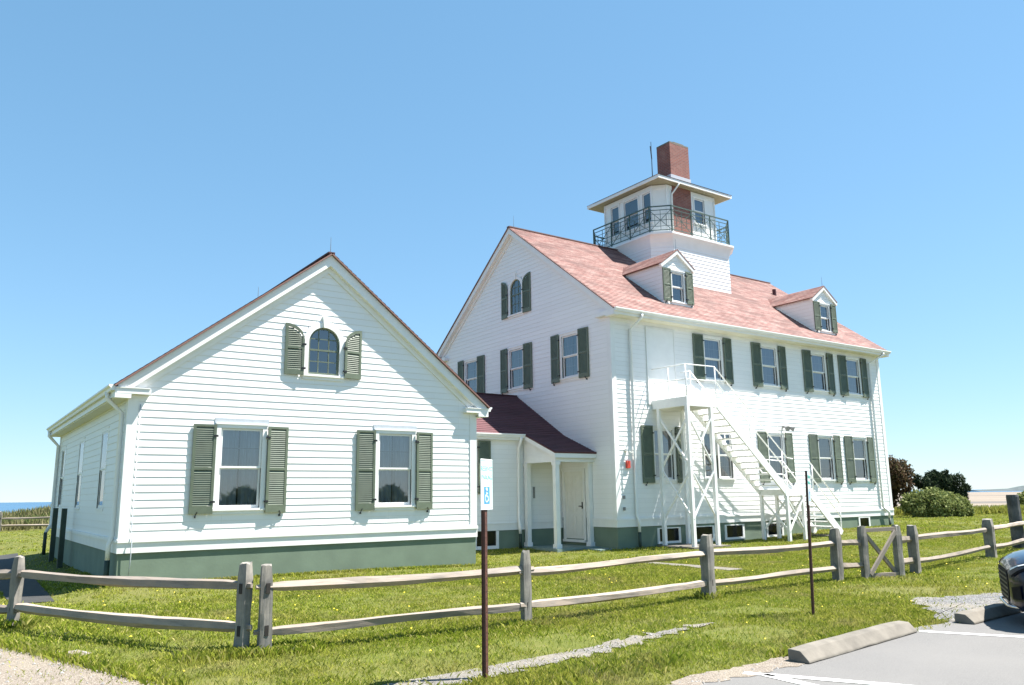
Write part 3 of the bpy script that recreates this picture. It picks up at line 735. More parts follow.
def tower(t):
    C = Vector((TX, TY, 0))
    def ring(h, c, z): return [C+Vector(p)+Vector((0, 0, z)) for p in ((-h+c, -h, 0), (h-c, -h, 0), (h, -h+c, 0), (h, h-c, 0), (h-c, h, 0), (-h+c, h, 0), (-h, h-c, 0), (-h, -h+c, 0))]
    def faces(h, c):
        r_ = ring(h, c, 0)
        for i in range(8):
            a, b = r_[i], r_[(i+1) % 8]; u = (b-a); ln = u.length; u.normalize(); yield Fr(a, u, u.cross(Vector((0, 0, 1)))), ln
    h1, c1, h2, c2, h3, c3, h4 = 2.30, .64, 2.36, .62, 1.865, .44, 2.216
    s = MB()
    for fr, ln in faces(h1, c1): courses(s, fr, [(9.2, 0, ln), (11.35, 0, ln)], 9.2, .148, .012)
    tw = part('lookout_tower', s, 'white_siding', t, fix=False)
    fl = MB(); prof = [(h1+.005, c1, 11.33), (h1+.03, c1, 11.50), (h1+.07, c1, 11.64), (h1+.12, c1, 11.74), (h2+.1, c2, 11.79), (h2+.1, c2, 11.87)]
    for (ha, ca, za), (hb_, cb_, zb) in zip(prof, prof[1:]):
        A, Bq = ring(ha, ca, za), ring(hb_, cb_, zb)
        for i in range(8): fl.poly([A[i], A[(i+1) % 8], Bq[(i+1) % 8], Bq[i]])
    fl.poly(ring(h2+.1, c2, 11.87)); part('flared_deck', fl, 'white_paint', tw)
    # upper room
    up = MB(); zt = 14.10
    wins = {}
    F3 = list(faces(h3, c3))
    rm = MB()
    for i, (fr, ln) in enumerate(F3):
        hs = []
        if i == 0: hs = [hole(ln/2+.49, 12.75, .62, 1.1)]
        elif i == 6: hs = [hole(ln/2+q, 12.55, w_, 1.32) for q, w_ in ((-.78, .50), (.22, .86), (1.17, .50))]
        elif i in (2, 4): hs = [hole(ln/2+q, 12.55, .6, 1.32) for q in (-.8, .15, 1.0)]
        wins[i] = hs
        courses(rm, fr, [(11.88, 0, ln), (zt, 0, ln)], 11.88, 3.0, 0, hs)
        for q in hs:
            a0, a1 = q[0][1], q[0][2]; window(t, fr, (a0+a1)/2, q[0][0], a1-a0, q[1][0]-q[0][0], cw=.05, cols=1, rows=1, curtain=(i == 0))
        for bx in (0, ln): up.box((bx-.05, 11.9, .0), (bx+.05, zt, .02), fr)
        up.box((0, zt-.16, 0), (ln, zt, .025), fr)
    part('lookout_room', rm, 'white_paint', tw, fix=False); part('lookout_trim', up, 'white_paint', tw)
    # low hipped roof
    z0 = 14.16; ap = C+Vector((0, 0, 15.3)); q = [C+Vector((x*h4, y*h4, z0)) for x, y in ((-1, -1), (1, -1), (1, 1), (-1, 1))]
    rf = MB(); up_ = Vector((0, 0, .12))
    for i in range(4):
        a, b = q[i]+up_, q[(i+1) % 4]+up_; u = (b-a); ln = u.length; u.normalize(); n_ = (b-a).cross(ap-a).normalized(); v = n_.cross(u)
        fr = Fr(a, u, n_, v); hh = (ap-a).dot(v); courses(rf, fr, [(-.02, 0, ln), (hh, ln/2-.01, ln/2+.01)], -.02, .14, .010)
    part('tower_roof', rf, 'red_shingle', tw, fix=False)
    fa = MB().box(q[0]+Vector((-.0, -.0, -.02)), q[2]+Vector((0, 0, .105))); part('tower_fascia', fa, 'white_paint', tw)
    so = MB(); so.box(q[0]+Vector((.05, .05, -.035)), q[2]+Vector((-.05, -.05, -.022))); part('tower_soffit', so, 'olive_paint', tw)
    part('tower_downspout', MB().tube([C+Vector((-1.0, -h4+.02, 14.17)), C+Vector((-1.06, -h4+.08, 14.02)), C+Vector((-1.19, -h3-.06, 13.72)), C+Vector((-1.21, -h3-.06, 12.0))], .035, 8), 'white_paint', tw, smooth=True)
    # railing
    rl = MB(); pz, tz, bz = 11.87, 13.0, 12.0
    hr, cr = h2-.03, c2
    for fr, ln in faces(hr, cr):
        k = 3 if ln > 2 else 1
        for j in range(k+1): rl.box((ln*j/k-.02, pz, -.02), (ln*j/k+.02, tz+.02, .02), fr)
        rl.box((0, tz-.02, -.022), (ln, tz+.022, .022), fr); rl.box((0, bz-.014, -.014), (ln, bz+.014, .014), fr); rl.box((0, tz-.17, -.012), (ln, tz-.145, .012), fr)
        for j in range(k):
            a0, a1 = ln*j/k+.02, ln*(j+1)/k-.02; zt2 = tz-.17; m = (a0+a1)/2; zm = (bz+zt2)/2
            for p, q2 in (((a0, bz), (a1, zt2)), ((a0, zt2), (a1, bz)), ((a0, zm), (a1, zm)), ((m, bz), (m, zt2))): rl.bar(fr(*p), fr(*q2), .018, .018, fr.n)
            ix, iz = (a1-a0)*.27, (zt2-bz)*.30
            for p, q2 in (((m-ix, zm-iz), (m+ix, zm-iz)), ((m-ix, zm+iz), (m+ix, zm+iz)), ((m-ix, zm-iz), (m-ix, zm+iz)), ((m+ix, zm-iz), (m+ix, zm+iz))): rl.bar(fr(*p), fr(*q2), .016, .016, fr.n)
            for sx in (-1, 1):
                rl.bar(fr(a0 if sx < 0 else a1, bz+(zt2-bz)*.2), fr(m+sx*ix, bz+(zt2-bz)*.2), .014, .014, fr.n); rl.bar(fr(a0 if sx < 0 else a1, bz+(zt2-bz)*.8), fr(m+sx*ix, bz+(zt2-bz)*.8), .014, .014, fr.n)
    part('tower_railing', rl, 'rail_green', tw)
    ch = MB().box(C+Vector((-1.135, -h3-.03, 11.88)), C+Vector((-.01, -h3+.72, 16.02)))
    cm = part('chimney', ch, 'chimney_brick', t)
    cap = MB().box(C+Vector((-1.137, -h3-.032, 16.02)), C+Vector((-.008, -h3+.722, 16.09))); cap.box(C+Vector((-.75, -h3+.12, 16.09)), C+Vector((-.12, -h3+.6, 16.22)))
    part('chimney_cap', cap, 'concrete', cm)
    fm = MB().box(C+Vector((-1.17, -h3-.05, 14.2)), C+Vector((.025, -h3+.78, 14.62))); part('chimney_flashing', fm, 'lead_grey', cm)
    vp = C+Vector((-.28, 0, 0)); wv = MB().tube([vp+Vector((0, 0, 14.88)), vp+Vector((0, 0, 17.0))], [.025, .012], 6)
    wv.box(vp+Vector((-.09, -.09, 14.85)), vp+Vector((.09, .09, 15.10))); wv.bar(vp+Vector((-.10, -.05, 16.75)), vp+Vector((.06, .05, 16.2)), .03, .10)
    part('weather_vane', wv, 'iron_black', tw)

def main_house():
    t = thing('main_house', (MX, MY, 0), 'tall white house with red shingle roof, two dormers and a railed lookout tower', 'house')
    F = Fr((MX, MY, 0), (1, 0, 0), (0, -1, 0)); G = Fr((MX, MY+MDP, 0), (0, -1, 0), (-1, 0, 0)); E = Fr((MX+ML, MY, 0), (0, 1, 0), (1, 0, 0)); B = Fr((MX+ML, MY+MDP, 0), (-1, 0, 0), (0, 1, 0))
    gy = lambda y: MDP-y; gw_ = lambda y: MDP-(y-MY)
    part('foundation', MB().box((MX, MY, -.6), (MX+ML, MY+MDP, ZW+.05)), 'green_foundation', t)
    EZ, RZ = 7.22, 11.52; s = MB(); z0 = ZW+.27; wid = .84
    up = [(3.704, 5.791), (6.829, 8.848), (9.884, 11.863), (12.25, 14.191)]; lo = [(1.14, 3.10), (6.85, 8.86), (9.909, 11.831), (12.193, 14.138)]
    hs = []; ws = []
    for a, b in up: ws.append((F, (a+b)/2, 5.50, 1.42, 5.395, 1.63, True))
    for a, b in lo: ws.append((F, (a+b)/2, 2.06, 1.60, 1.945, 1.82, True))
    ws = [q+(wid,) for q in ws]; ws += [(F, 4.36, 2.10, 1.54, 0, 0, False, .66), (F, 5.10, 2.10, 1.54, 0, 0, False, .66)]
    for w_ in ws: hs.append(hole(w_[1], w_[2], w_[7], w_[3]))
    courses(s, F, [(z0, 0, ML), (EZ, 0, ML)], z0, .148, .0095, hs); part('wall', s, 'white_siding', t, fix=False); s = MB()
    gw = [(.966, 3.125), (4.078, 6.25), (7.192, 9.381)]; gh = []
    for a, b in gw:
        c = gy((a+b)/2); ws.append((G, c, 5.49, 1.44, 5.38, 1.66, True, wid)); gh.append(hole(c, 5.49, wid, 1.44))
    ga = gy(5.13); gh.append(arch_hole(ga, 8.27, .37, .95))
    door_ = [(.0, gw_(3.90), gw_(2.80)), (2.42, gw_(3.90), gw_(2.80))]
    gh.append([(z0, gw_(3.90), gw_(2.80)), (2.42, gw_(3.90), gw_(2.80))])
    gp = [(z0, 0, MDP), (7.46, 0, MDP), (RZ, MDP/2-.02, MDP/2+.02)]
    courses(s, G, gp, z0, .148, .0095, gh); part('wall', s, 'white_siding', t, fix=False); part('wall', courses(MB(), E, gp, z0, .148, .0095), 'white_siding', t, fix=False); s = MB(); courses(s, B, [(z0, 0, ML), (EZ, 0, ML)], z0, .148, .0095)
    part('wall', s, 'white_siding', t, fix=False)
    for fr, c, b, h, sb, sh, has, ww in ws:
        window(t, fr, c, b, ww, h, cw=.095 if has else .04)
        if has: shutters(t, fr, c, sb, .525, .47, sh, tilt=.10 if fr is F else .08)
    arch_window(t, G, ga, 8.27, .37, .95); shutters(t, G, ga, 8.20, .50, .44, 1.47, arch=.36, tilt=.12)
    tr = MB(); trim_table(tr, F, -.03, ML+.03); trim_table(tr, G, -.03, gw_(4.02)); trim_table(tr, G, gw_(2.68), MDP+.03); trim_table(tr, E, -.03, MDP+.03); trim_table(tr, B, -.03, ML+.03)
    part('water_table', tr, 'white_paint', t)
    for (f0, w0), (f1, w1) in (((F, ML), (E, MDP)), ((E, MDP), (B, ML)), ((B, ML), (G, MDP)), ((G, MDP), (F, ML))):
        part('corner_board', MB().box((w0-.16, ZW+.275, 0), (w0+.024, EZ, .024), f0).box((-.0, ZW+.275, .001), (.16, EZ, .024), f1), 'white_paint', t)
    part('frieze_board', MB().box((.0, EZ-.16, .0), (ML, EZ, .03), F), 'white_paint', t); part('frieze_board', MB().box((.0, EZ-.16, .0), (ML, EZ, .03), B), 'white_paint', t)
    # roof
    ov, eo = .20, .42; sl = .747; ang = math.atan(sl); ln = (MDP/2+eo)/math.cos(ang); rf = MB()
    for sg in (-1, 1):
        yb = MY-eo if sg < 0 else MY+MDP+eo
        fr = Fr((MX-ov, yb, 7.4), (1, 0, 0), (0, sg*math.sin(ang), math.cos(ang)), (0, -sg*math.cos(ang), math.sin(ang)))
        courses(rf, fr, [(-.03, 0, ML+2*ov), (ln, 0, ML+2*ov)], -.03, .14, .012)
        rf.box((-.03, -.03, -.035), (ML+2*ov+.03, ln, -.003), lambda a, b, c, fr=fr: fr(a, b, c))
    roof = part('roof', rf, 'red_shingle', t, fix=False)
    zr = 7.4+sl*(MDP/2+eo)
    part('ridge_cap', MB().bar((MX-ov-.02, MY+MDP/2, zr+.005), (MX+ML+ov+.02, MY+MDP/2, zr+.005), .16, .04), 'red_shingle', roof)
    part('lightning_rod', MB().tube([(MX+.05, MY+MDP/2, zr), (MX+.05, MY+MDP/2, zr+.5)], [.011, .004], 6), 'rod_metal', roof)
    part('roof_vent', MB().tube([(MX+13.6, MY+3.75, 10.4), (MX+13.6, MY+3.75, 10.78)], .09, 10), 'wine_shingle', roof)
    for x0, x1 in ((MX-ov+.01, MX-.004), (MX+ML+.004, MX+ML+ov-.01)):
        for sg in (-1, 1):
            ye = MY+MDP/2+sg*(MDP/2+eo)
            def P(tt, dz, x): return Vector((x, ye+(MY+MDP/2-ye)*tt, 7.4+(zr-7.4)*tt-.05+dz))
            d1 = .17/math.cos(ang); rk = MB()
            rk.prism([P(.01, 0, x0), P(1, 0, x0), P(1, -d1, x0), P(.01, -d1, x0)], (x1-x0, 0, 0))
            xf, dx = (MX-.045, .04) if x0 < MX else (MX+ML+.005, .04)
            rk.prism([P(.075, -d1, xf), P(1, -d1, xf), P(1, -d1-.16, xf), P(.075, -d1-.16, xf)], (dx, 0, 0))
            part('rake_board', rk, 'white_paint', t)
    for sg in (-1, 1):
        co = MB(); sf = MB(); gt = MB()
        yw = MY if sg < 0 else MY+MDP; yo = yw+sg*eo
        co.box((MX-ov+.012, min(yo, yo-sg*.03), 7.19), (MX+ML+ov-.012, max(yo, yo-sg*.03), 7.355))
        sf.box((MX-ov+.014, min(yw, yo-sg*.032), 7.175), (MX+ML+ov-.014, max(yw, yo-sg*.032), 7.2))
        gutter(gt, (MX-ov, yo+sg*.003, 7.388), (MX+ML+ov, yo+sg*.003, 7.388), (0, sg, 0))
        for xf in (MX-ov, MX+ML+.004):
            yi = yw-sg*.5; co.box((xf-.002, min(yw, yo-sg*.006), 7.168), (xf+ov-.003, max(yw, yo-sg*.006), 7.36))
            co.box((xf-.004, min(yi, yo-sg*.034), 7.21), (xf+ov-.006, max(yi, yo-sg*.034), 7.345))
        part('cornice', co, 'white_paint', t); part('soffit', sf, 'soffit_paint', t); part('gutter', gt, 'white_paint', t)
    y = MY-.07
    downspout(t, [(MX+.95, MY-eo-.06, 7.28), (MX+.95, MY-eo-.05, 7.18), (MX+.80, y, 6.85), (MX+.76, y, .95), (MX+.78, y-.07, .8), (MX+.78, y-.07, .45)], .6)
    downspout(t, [(MX+ML-.35, MY-eo-.06, 7.28), (MX+ML-.35, MY-eo-.05, 7.18), (MX+ML-.80, y, 6.85), (MX+ML-.78, y, .95), (MX+ML-.5, y-.07, .75), (MX+ML-.5, y-.07, .5)], .5)
    # landing door (plain white slab) upstairs
    part('landing_door', MB().box((1.58, 4.45, 0), (2.80, 6.98, .03), F).box((1.52, 4.45, 0), (1.575, 7.03, .045), F).box((2.805, 4.45, 0), (2.86, 7.03, .045), F).box((1.577, 6.985, 0), (2.803, 7.035, .04), F), 'white_paint', t)
    # porch door in the gable wall
    dm = MB(); a0, a1 = gw_(3.82), gw_(2.88)
    dm.box((a0, .23, .003), (a1, 2.36, .012), G)
    for c0, c1 in ((.10, .43), (.57, .90)):
        for b0_, b1_ in ((.32, .95), (1.05, 1.75), (1.86, 2.22)):
            w_ = a1-a0; l, r_ = a0+w_*c0, a0+w_*c1
            dm.box((l, b0_, .012), (l+.02, b1_, .022), G).box((r_-.02, b0_, .012), (r_, b1_, .022), G).box((l+.02, b0_, .012), (r_-.02, b0_+.02, .022), G).box((l+.02, b1_-.02, .012), (r_-.02, b1_, .022), G)
    d = part('porch_door', dm, 'door_paint', t)
    part('door_handle', MB().box((a1-.10, 1.17, .0), (a1-.05, 1.38, .025), G).bar(G(a1-.075, 1.25, .05), G(a1-.21, 1.25, .05), .025), 'iron_black', d)
    part('door_frame', MB().box((a0-.10, .2, .0), (a0, 2.45, .04), G).box((a1, .2, 0), (a1+.10, 2.45, .04), G).box((a0, 2.36, 0), (a1, 2.45, .038), G).box((a0-.1, .12, 0), (a1+.1, .2, .08), G), 'white_paint', d)
    for a, b, z, zt in ((1.66, 2.70, .06, .55), (3.30, 4.30, .06, .55), (4.82, 5.82, .06, .55), (7.0, 7.95, .06, .55), (12.66, 13.44, .16, .60)):
        w = MB().box((a, z, .0), (a+.09, zt, .03), F).box((b-.09, z, 0), (b, zt, .03), F).box((a+.09, z, 0), (b-.09, z+.07, .03), F).box((a+.09, zt-.03, 0), (b-.09, zt, .03), F)
        bw = part('basement_window', w, 'white_paint', t)
        q = MB(); q.poly([F(a+.09, z+.07, .012), F(b-.09, z+.07, .012), F(b-.09, zt-.03, .012), F(a+.09, zt-.03, .012)]); part('pane', q, 'lamp_glass', bw, fix=False)
        q = MB(); q.poly([F(a+.09, z+.07, .004), F(b-.09, z+.07, .004), F(b-.09, zt-.03, .004), F(a+.09, zt-.03, .004)]); part('window_recess', q, 'dark_room', bw, fix=False)
    part('alarm_box', MB().box((.42, 2.40, .012), (.58, 2.63, .07), F), 'red_box', t, bevel=.01)
    part('alarm_strobe', MB().box((.40, 2.92, .012), (.50, 3.0, .12), F).bar(F(.46, 2.95, .1), F(.66, 2.86, .1), .03), 'white_paint', t)
    for z in (1.17, 1.52): part('outlet_box', MB().box((.245, z-.05, .024), (.315, z+.05, .06), F), 'grey_box', t)
    fl = MB().tube([F(8.36, 3.98, .02), F(8.36, 3.98, .12)], .05, 10)
    for sx in (-1, 1): fl.tube([F(8.36+sx*.03, 3.98, .12), F(8.36+sx*.13, 3.93, .25), F(8.36+sx*.18, 3.88, .36)], [.03, .06, .10], 10)
    part('flood_light', fl, 'grey_box', t)
    dormer(t, 3.78, .566, 10.18, 9.56); dormer(t, 12.06, .297, 9.945, 9.34)
    tower(t)
    return t
main_house()

# ------------------------------------------------------------------ link building and porch
def link_house():
    cy, x0, x1 = 4.0, AW, MX; zb = .55
    t = thing('link_building', (11, cy, 0), 'low white link with dark red roof and corner porch between the two houses', 'building')
    F = Fr((x0, cy, 0), (1, 0, 0), (0, -1, 0)); w = x1-x0; B = Fr((x1, 9.1, 0), (-1, 0, 0), (0, 1, 0))
    part('foundation', MB().box((x0+.01, cy, -.6), (x1-.003, 9.1, zb+.04)), 'green_foundation', t)
    s = MB(); ops = hole(2.0, 1.75, .84, 1.5)
    courses(s, F, [(zb, 0, w), (3.45, 0, w)], zb, .148, .012, [ops]); part('wall', courses(MB(), B, [(zb, 0, w), (3.45, 0, w)], zb, .148, .012), 'white_siding', t, fix=False)
    part('wall', s, 'white_siding', t, fix=False)
    tr = MB().box((0, zb, 0), (w, zb+.2, .026), F).box((0, zb+.2, 0), (w, zb+.225, .045), F).box((0, 3.30, 0), (w, 3.45, .026), F).box((4.12, zb+.225, 0), (4.25, 3.3, .024), F)
    part('wall_trim', tr, 'white_paint', t)
    window(t, F, 2.0, 1.75, .84, 1.5); shutters(t, F, 2.02, 1.68, .58, .47, 1.64, tilt=.06)
    q = MB().box((2.45, .0, 0), (2.55, .54, .03), F).box((3.27, .0, 0), (3.37, .54, .03), F).box((2.55, 0, 0), (3.27, .10, .03), F); bw = part('basement_window', q, 'white_paint', t)
    q = MB(); q.poly([F(2.55, .10, .012), F(3.27, .10, .012), F(3.27, .54, .012), F(2.55, .54, .012)]); part('pane', q, 'lamp_glass', bw, fix=False)
    q = MB(); q.poly([F(2.55, .10, .004), F(3.27, .10, .004), F(3.27, .54, .004), F(2.55, .54, .004)]); part('window_recess', q, 'dark_room', bw, fix=False)
    # roof: main slope, then the flatter slope over the porch
    ry, rz = 6.55, 5.19; ey, ez = 3.8, 3.56; py, pz = 2.2, 2.92; xm = 12.36
    rf = MB()
    n1 = Vector((0, -(rz-ez), ry-ey)).normalized(); v1 = Vector((0, ry-ey, rz-ez)).normalized(); l1 = math.hypot(ry-ey, rz-ez)
    fr = Fr((0, ey, ez), (1, 0, 0), n1, v1); courses(rf, fr, [(-.02, 8.36, x1-.004), (l1, 6.72, x1-.004)], -.02, .14, .012)
    rf.poly([fr(8.36, -.02, -.04), fr(x1-.004, -.02, -.04), fr(x1-.004, l1, -.04), fr(6.72, l1, -.04)]); rf.poly([fr(8.3, -.02, -.04), fr(xm, -.02, -.04), fr(xm, -.02, .0), fr(8.3, -.02, .0)])
    n2 = Vector((0, -(ez-pz), ey-py)).normalized(); v2 = Vector((0, ey-py, ez-pz)).normalized(); l2 = math.hypot(ey-py, ez-pz)
    fr2 = Fr((0, py, pz), (1, 0, 0), n2, v2); courses(rf, fr2, [(-.02, xm, x1-.004), (l2+.02, xm, x1-.004)], -.02, .14, .012)
    rf.poly([fr2(xm, -.02, -.04), fr2(x1-.004, -.02, -.04), fr2(x1-.004, l2, -.04), fr2(xm, l2, -.04)])
    rf.poly([fr2(xm, -.02, -.04), fr2(x1-.004, -.02, -.04), fr2(x1-.004, -.02, 0), fr2(xm, -.02, 0)]); rf.poly([fr2(xm, -.02, -.04), fr2(xm, l2, -.04), fr2(xm, l2, .0), fr2(xm, -.02, 0)])
    n3 = Vector((0, rz-ez, ry-ey)).normalized(); v3 = Vector((0, -(ry-ey), rz-ez)).normalized()
    fr3 = Fr((0, 2*ry-ey, ez), (1, 0, 0), n3, v3); courses(rf, fr3, [(-.02, 8.36, x1-.004), (l1, 6.72, x1-.004)], -.02, .14, .012)
    roof = part('roof', rf, 'wine_shingle', t, fix=False)
    part('ridge_cap', MB().bar((6.8, ry, rz+.005), (x1-.01, ry, rz+.005), .14, .035), 'wine_shingle', roof)
    co = MB().box((8.38, ey+.0, ez-.20), (xm-.003, ey+.03, ez-.03)).box((8.4, ey+.03, ez-.2), (xm-.004, cy-.03, ez-.18))
    gutter(co, (8.4, ey-.003, ez-.01), (xm-.005, ey-.003, ez-.01), (0, -1, 0)); part('cornice', co, 'white_paint', t)
    downspout(t, [(12.22, 3.74, 3.46), (12.22, 3.76, 3.36), (12.24, 3.93, 3.1), (12.22, 3.93, .85), (12.2, 3.86, .70), (12.2, 3.84, .42)], .45)
    # porch
    bm_ = MB().box((12.46, 2.30, 2.62), (MX-.003, 2.44, 2.86)).box((12.46, 2.44, 2.62), (12.58, cy-.027, 2.86)); part('porch_beam', bm_, 'white_paint', t)
    part('porch_ceiling', MB().box((12.582, 2.442, 2.70), (MX-.05, cy-.03, 2.72)), 'soffit_paint', t)
    ck = MB().prism([(12.47, 2.32, 2.862), (12.47, cy-.03, 2.862), (12.47, cy-.03, 3.60), (12.47, 3.8, 3.50), (12.47, 2.32, 2.90)], (.05, 0, 0)); part('porch_cheek', ck, 'white_paint', t)
    rk = MB().prism([(xm+.005, 2.2, 2.875), (xm+.005, 3.8, 3.515), (xm+.005, 3.8, 3.38), (xm+.005, 2.2, 2.74)], (.03, 0, 0)).box((xm+.04, 2.205, 2.74), (x1-.006, 2.235, 2.88)); part('porch_fascia', rk, 'white_paint', t)
    for x, y in ((12.53, 2.375), (12.53, 3.87), (MX-.09, 2.50)):
        part('porch_post', MB().box((x-.075, y-.075, .03), (x+.075, y+.075, 2.618)).box((x-.1, y-.1, .03), (x+.1, y+.1, .15)).box((x-.1, y-.1, 2.53), (x+.1, y+.1, 2.616)), 'white_paint', t)
    part('porch_floor', MB().box((12.3, 2.1, -.5), (MX-.003, cy-.003, .03)).box((13.3, 1.35, -.5), (MX-.003, 2.097, .0)), 'porch_floor', t)
    part('house_sign', MB().box((12.83-x0, 1.52, .014), (12.90-x0, 1.88, .03), F), 'grey_box', t)
    return t
link_house()

# ------------------------------------------------------------------ outside staircase
def staircase():
    X = lambda x: MX+x
    yf, yb = MY-1.5, MY-.45
    t = thing('fire_escape_stair', (X(5.5), MY-.65, 0), 'white painted outside staircase with two landings and pipe railings against the long house front', 'staircase')
    for x, y, zt in ((1.70, yf, 4.30), (2.76, yf, 4.30), (1.72, yb+.18, 4.30), (2.78, yb+.18, 4.30)): part('post', MB().box((X(x)-.055, y-.055, -.3), (X(x)+.055, y+.055, zt)), 'stair_paint', t)
    for x, y in ((6.27, yf), (7.12, yf), (6.30, yb), (7.12, yb)): part('post', MB().box((X(x)-.05, y-.05, -.3), (X(x)+.05, y+.05, 1.50)), 'stair_paint', t)
    for x0, x1, z, nm, yb_ in ((1.67, 3.10, 4.57, .29, MY-.06), (6.20, 7.66, 1.70, .2, yb)):
        l = MB().box((X(x0), yf-.03, z-nm), (X(x1), yf+.03, z)).box((X(x0), yb_-.03, z-nm), (X(x1), yb_+.03, z)).box((X(x0), yf+.03, z-nm), (X(x0)+.06, yb_-.03, z)).box((X(x1)-.06, yf+.03, z-nm), (X(x1), yb_-.03, z))
        k = 9
        for i in range(k):
            y0 = yf+.035+(yb_-yf-.07)*i/k; l.box((X(x0)+.059, y0+.005, z-.05), (X(x1)-.059, y0+(yb_-yf-.07)/k-.005, z-.006))
        part('landing', l, 'stair_paint', t)
    def flight(x0, z0, x1, z1, n):
        for y in (yf, yb): part('stringer', MB().bar((X(x0), y, z0-.13), (X(x1), y, z1-.08), .05, .27), 'stair_paint', t)
        for i in range(1, n):
            f = i/n; x = x0+(x1-x0)*f; z = z0+(z1-z0)*f; part('tread', MB().box((X(x)-.15, yf+.02, z-.045), (X(x)+.13, yb-.02, z)), 'stair_paint', t)
    flight(3.08, 4.55, 6.35, 1.66, 15); flight(7.62, 1.66, 9.2, .22, 8)
    def brace(a, b): part('brace', MB().bar(a, b, .03, .065, (0, 1, 0)), 'stair_paint', t)
    def face(x0, x1, z0, z1, yy): brace((X(x0), yy, z0), (X(x1), yy, z1)); brace((X(x0), yy+.035, z1), (X(x1), yy+.035, z0))
    y = yf-.03
    face(1.70, 2.76, 2.42, 4.0, y); face(1.70, 2.76, .85, 2.36, y); face(6.27, 7.12, .32, 1.42, y)
    yq = yb+.18
    for z0, z1 in ((.85, 2.36), (2.42, 4.0)): brace((X(1.70), yf, z0), (X(1.72), yq, z1)); brace((X(1.735), yf, z1), (X(1.755), yq, z0))
    for x in (6.28, 7.12): brace((X(x), yf, .32), (X(x), yb, 1.42)); brace((X(x)+.035, yf, 1.42), (X(x)+.035, yb, .32))
    rr = .019
    def rail(pts): part('handrail', MB().tube(pts, rr, 8), 'stair_paint', t, smooth=True)
    def picket(x, y, z0, z1): part('rail_post', MB().tube([(X(x), y, z0), (X(x), y, z1)], rr, 8), 'stair_paint', t, smooth=True)
    for dz in (0, -.47):
        rail([(X(1.70), MY-.05, 5.60+dz), (X(1.70), yf, 5.58+dz), (X(1.75), yf, 5.58+dz), (X(3.05), yf, 5.60+dz), (X(6.45), yf, 2.75+dz), (X(6.75), yf, 2.72+dz)])
        rail([(X(3.05), MY-.05, 5.60+dz), (X(3.05), yb, 5.60+dz), (X(6.45), yb, 2.75+dz), (X(7.62), yb, 2.70+dz), (X(9.27), yb, 1.17+dz)])
        rail([(X(7.60), yf, 2.66+dz), (X(7.7), yf, 2.60+dz), (X(9.27), yf, 1.17+dz)])
    for x, y, z0, z1 in ((1.71, yf, 4.4, 5.58), (1.71, (yf+MY)/2, 4.4, 5.59), (3.06, yf, 4.4, 5.60), (4.60, yf, 3.05, 4.30), (6.18, yf, 1.75, 2.98), (7.78, yf, 1.40, 2.53), (9.23, yf, .1, 1.2), (3.06, yb, 4.4, 5.6), (4.60, yb, 3.05, 4.30), (6.18, yb, 1.75, 2.98), (7.78, yb, 1.4, 2.53), (9.23, yb, .1, 1.2)): picket(x, y, z0, z1)
    part('concrete_footing', MB().box((X(1.45), yf-.2, -.4), (X(3.1), yb+.3, .035)), 'concrete', t)
    part('concrete_footing', MB().box((X(8.3), yf-.15, -.4), (X(9.45), yb+.1, .12)), 'concrete', t)
staircase()

# ------------------------------------------------------------------ split-rail fences
def rail_mesh(L, seed, t=.053):
    rg = random.Random(seed); mb = MB(); n = 12; k = 5
    ph = [rg.uniform(.78, 1.18) for _ in range(k)]; a0 = rg.uniform(0, 6)
    for i in range(n+1):
        f = i/n; e = min(f, 1-f); tap = .5+.5*min(1, e/.07)
        wob = (.008*math.sin(f*5+a0)+.004*math.sin(f*11+a0*2))*L/3.7; sag = (.012*math.sin(f*PI)+.009*math.sin(f*6+a0))*L/3.7
        for j in range(k):
            an = 2*PI*j/k+a0; r_ = t*ph[j]*(1+.10*math.sin(f*9+j*2+a0)+rg.uniform(-.085, .085))*tap
            mb.v.append((L*f, wob+r_*math.cos(an)*.78, -sag+r_*math.sin(an)*1.12))
    for i in range(n):
        for j in range(k): a = i*k+j; b = i*k+(j+1) % k; mb.f.append((a, b, b+k, a+k))
    mb.f.append(tuple(range(k-1, -1, -1))); mb.f.append(tuple(n*k+j for j in range(k)))
    return mb.mesh('rail')
def post_mesh(h, seed, w=.135, d=.105, slots=True):
    rg = random.Random(seed); mb = MB(); n = 7
    lean = rg.uniform(-.02, .02), rg.uniform(-.02, .02)
    for i in range(n+1):
        f = i/n; z = -.25+(h+.25)*f
        for sx, sy in ((-1, -1), (-.35, -1.08), (.4, -1.04), (1, -1), (1.05, .2), (1, 1), (-.1, 1.05), (-1, 1), (-1.04, -.1)):
            q = 1+rg.uniform(-.085, .085); c = .82 if i == n else 1
            mb.v.append((sx*w/2*q*c+lean[0]*f, sy*d/2*q*c+lean[1]*f, z+(rg.uniform(-.018, .018) if i == n else 0)+(.03*sx*(.5-rg.random()) if i == n else 0)))
    k = 9
    for i in range(n):
        for j in range(k): a = i*k+j; b = i*k+(j+1) % k; mb.f.append((a, b, b+k, a+k))
    mb.f.append(tuple(n*k+j for j in range(k)))
    me = mb.mesh('post'); return me
def slot_mesh(w, d, zs):
    mb = MB()
    for z in zs: mb.box((-w*.17, -d*.53, z-.06), (w*.17, d*.53, z+.045))
    return simp(mb)
simple('stone', (.26, .25, .235), .9, var=.35, scale=30)
simple('mortise_dark', (.035, .03, .026), .95, var=.2)
SEED = [100]
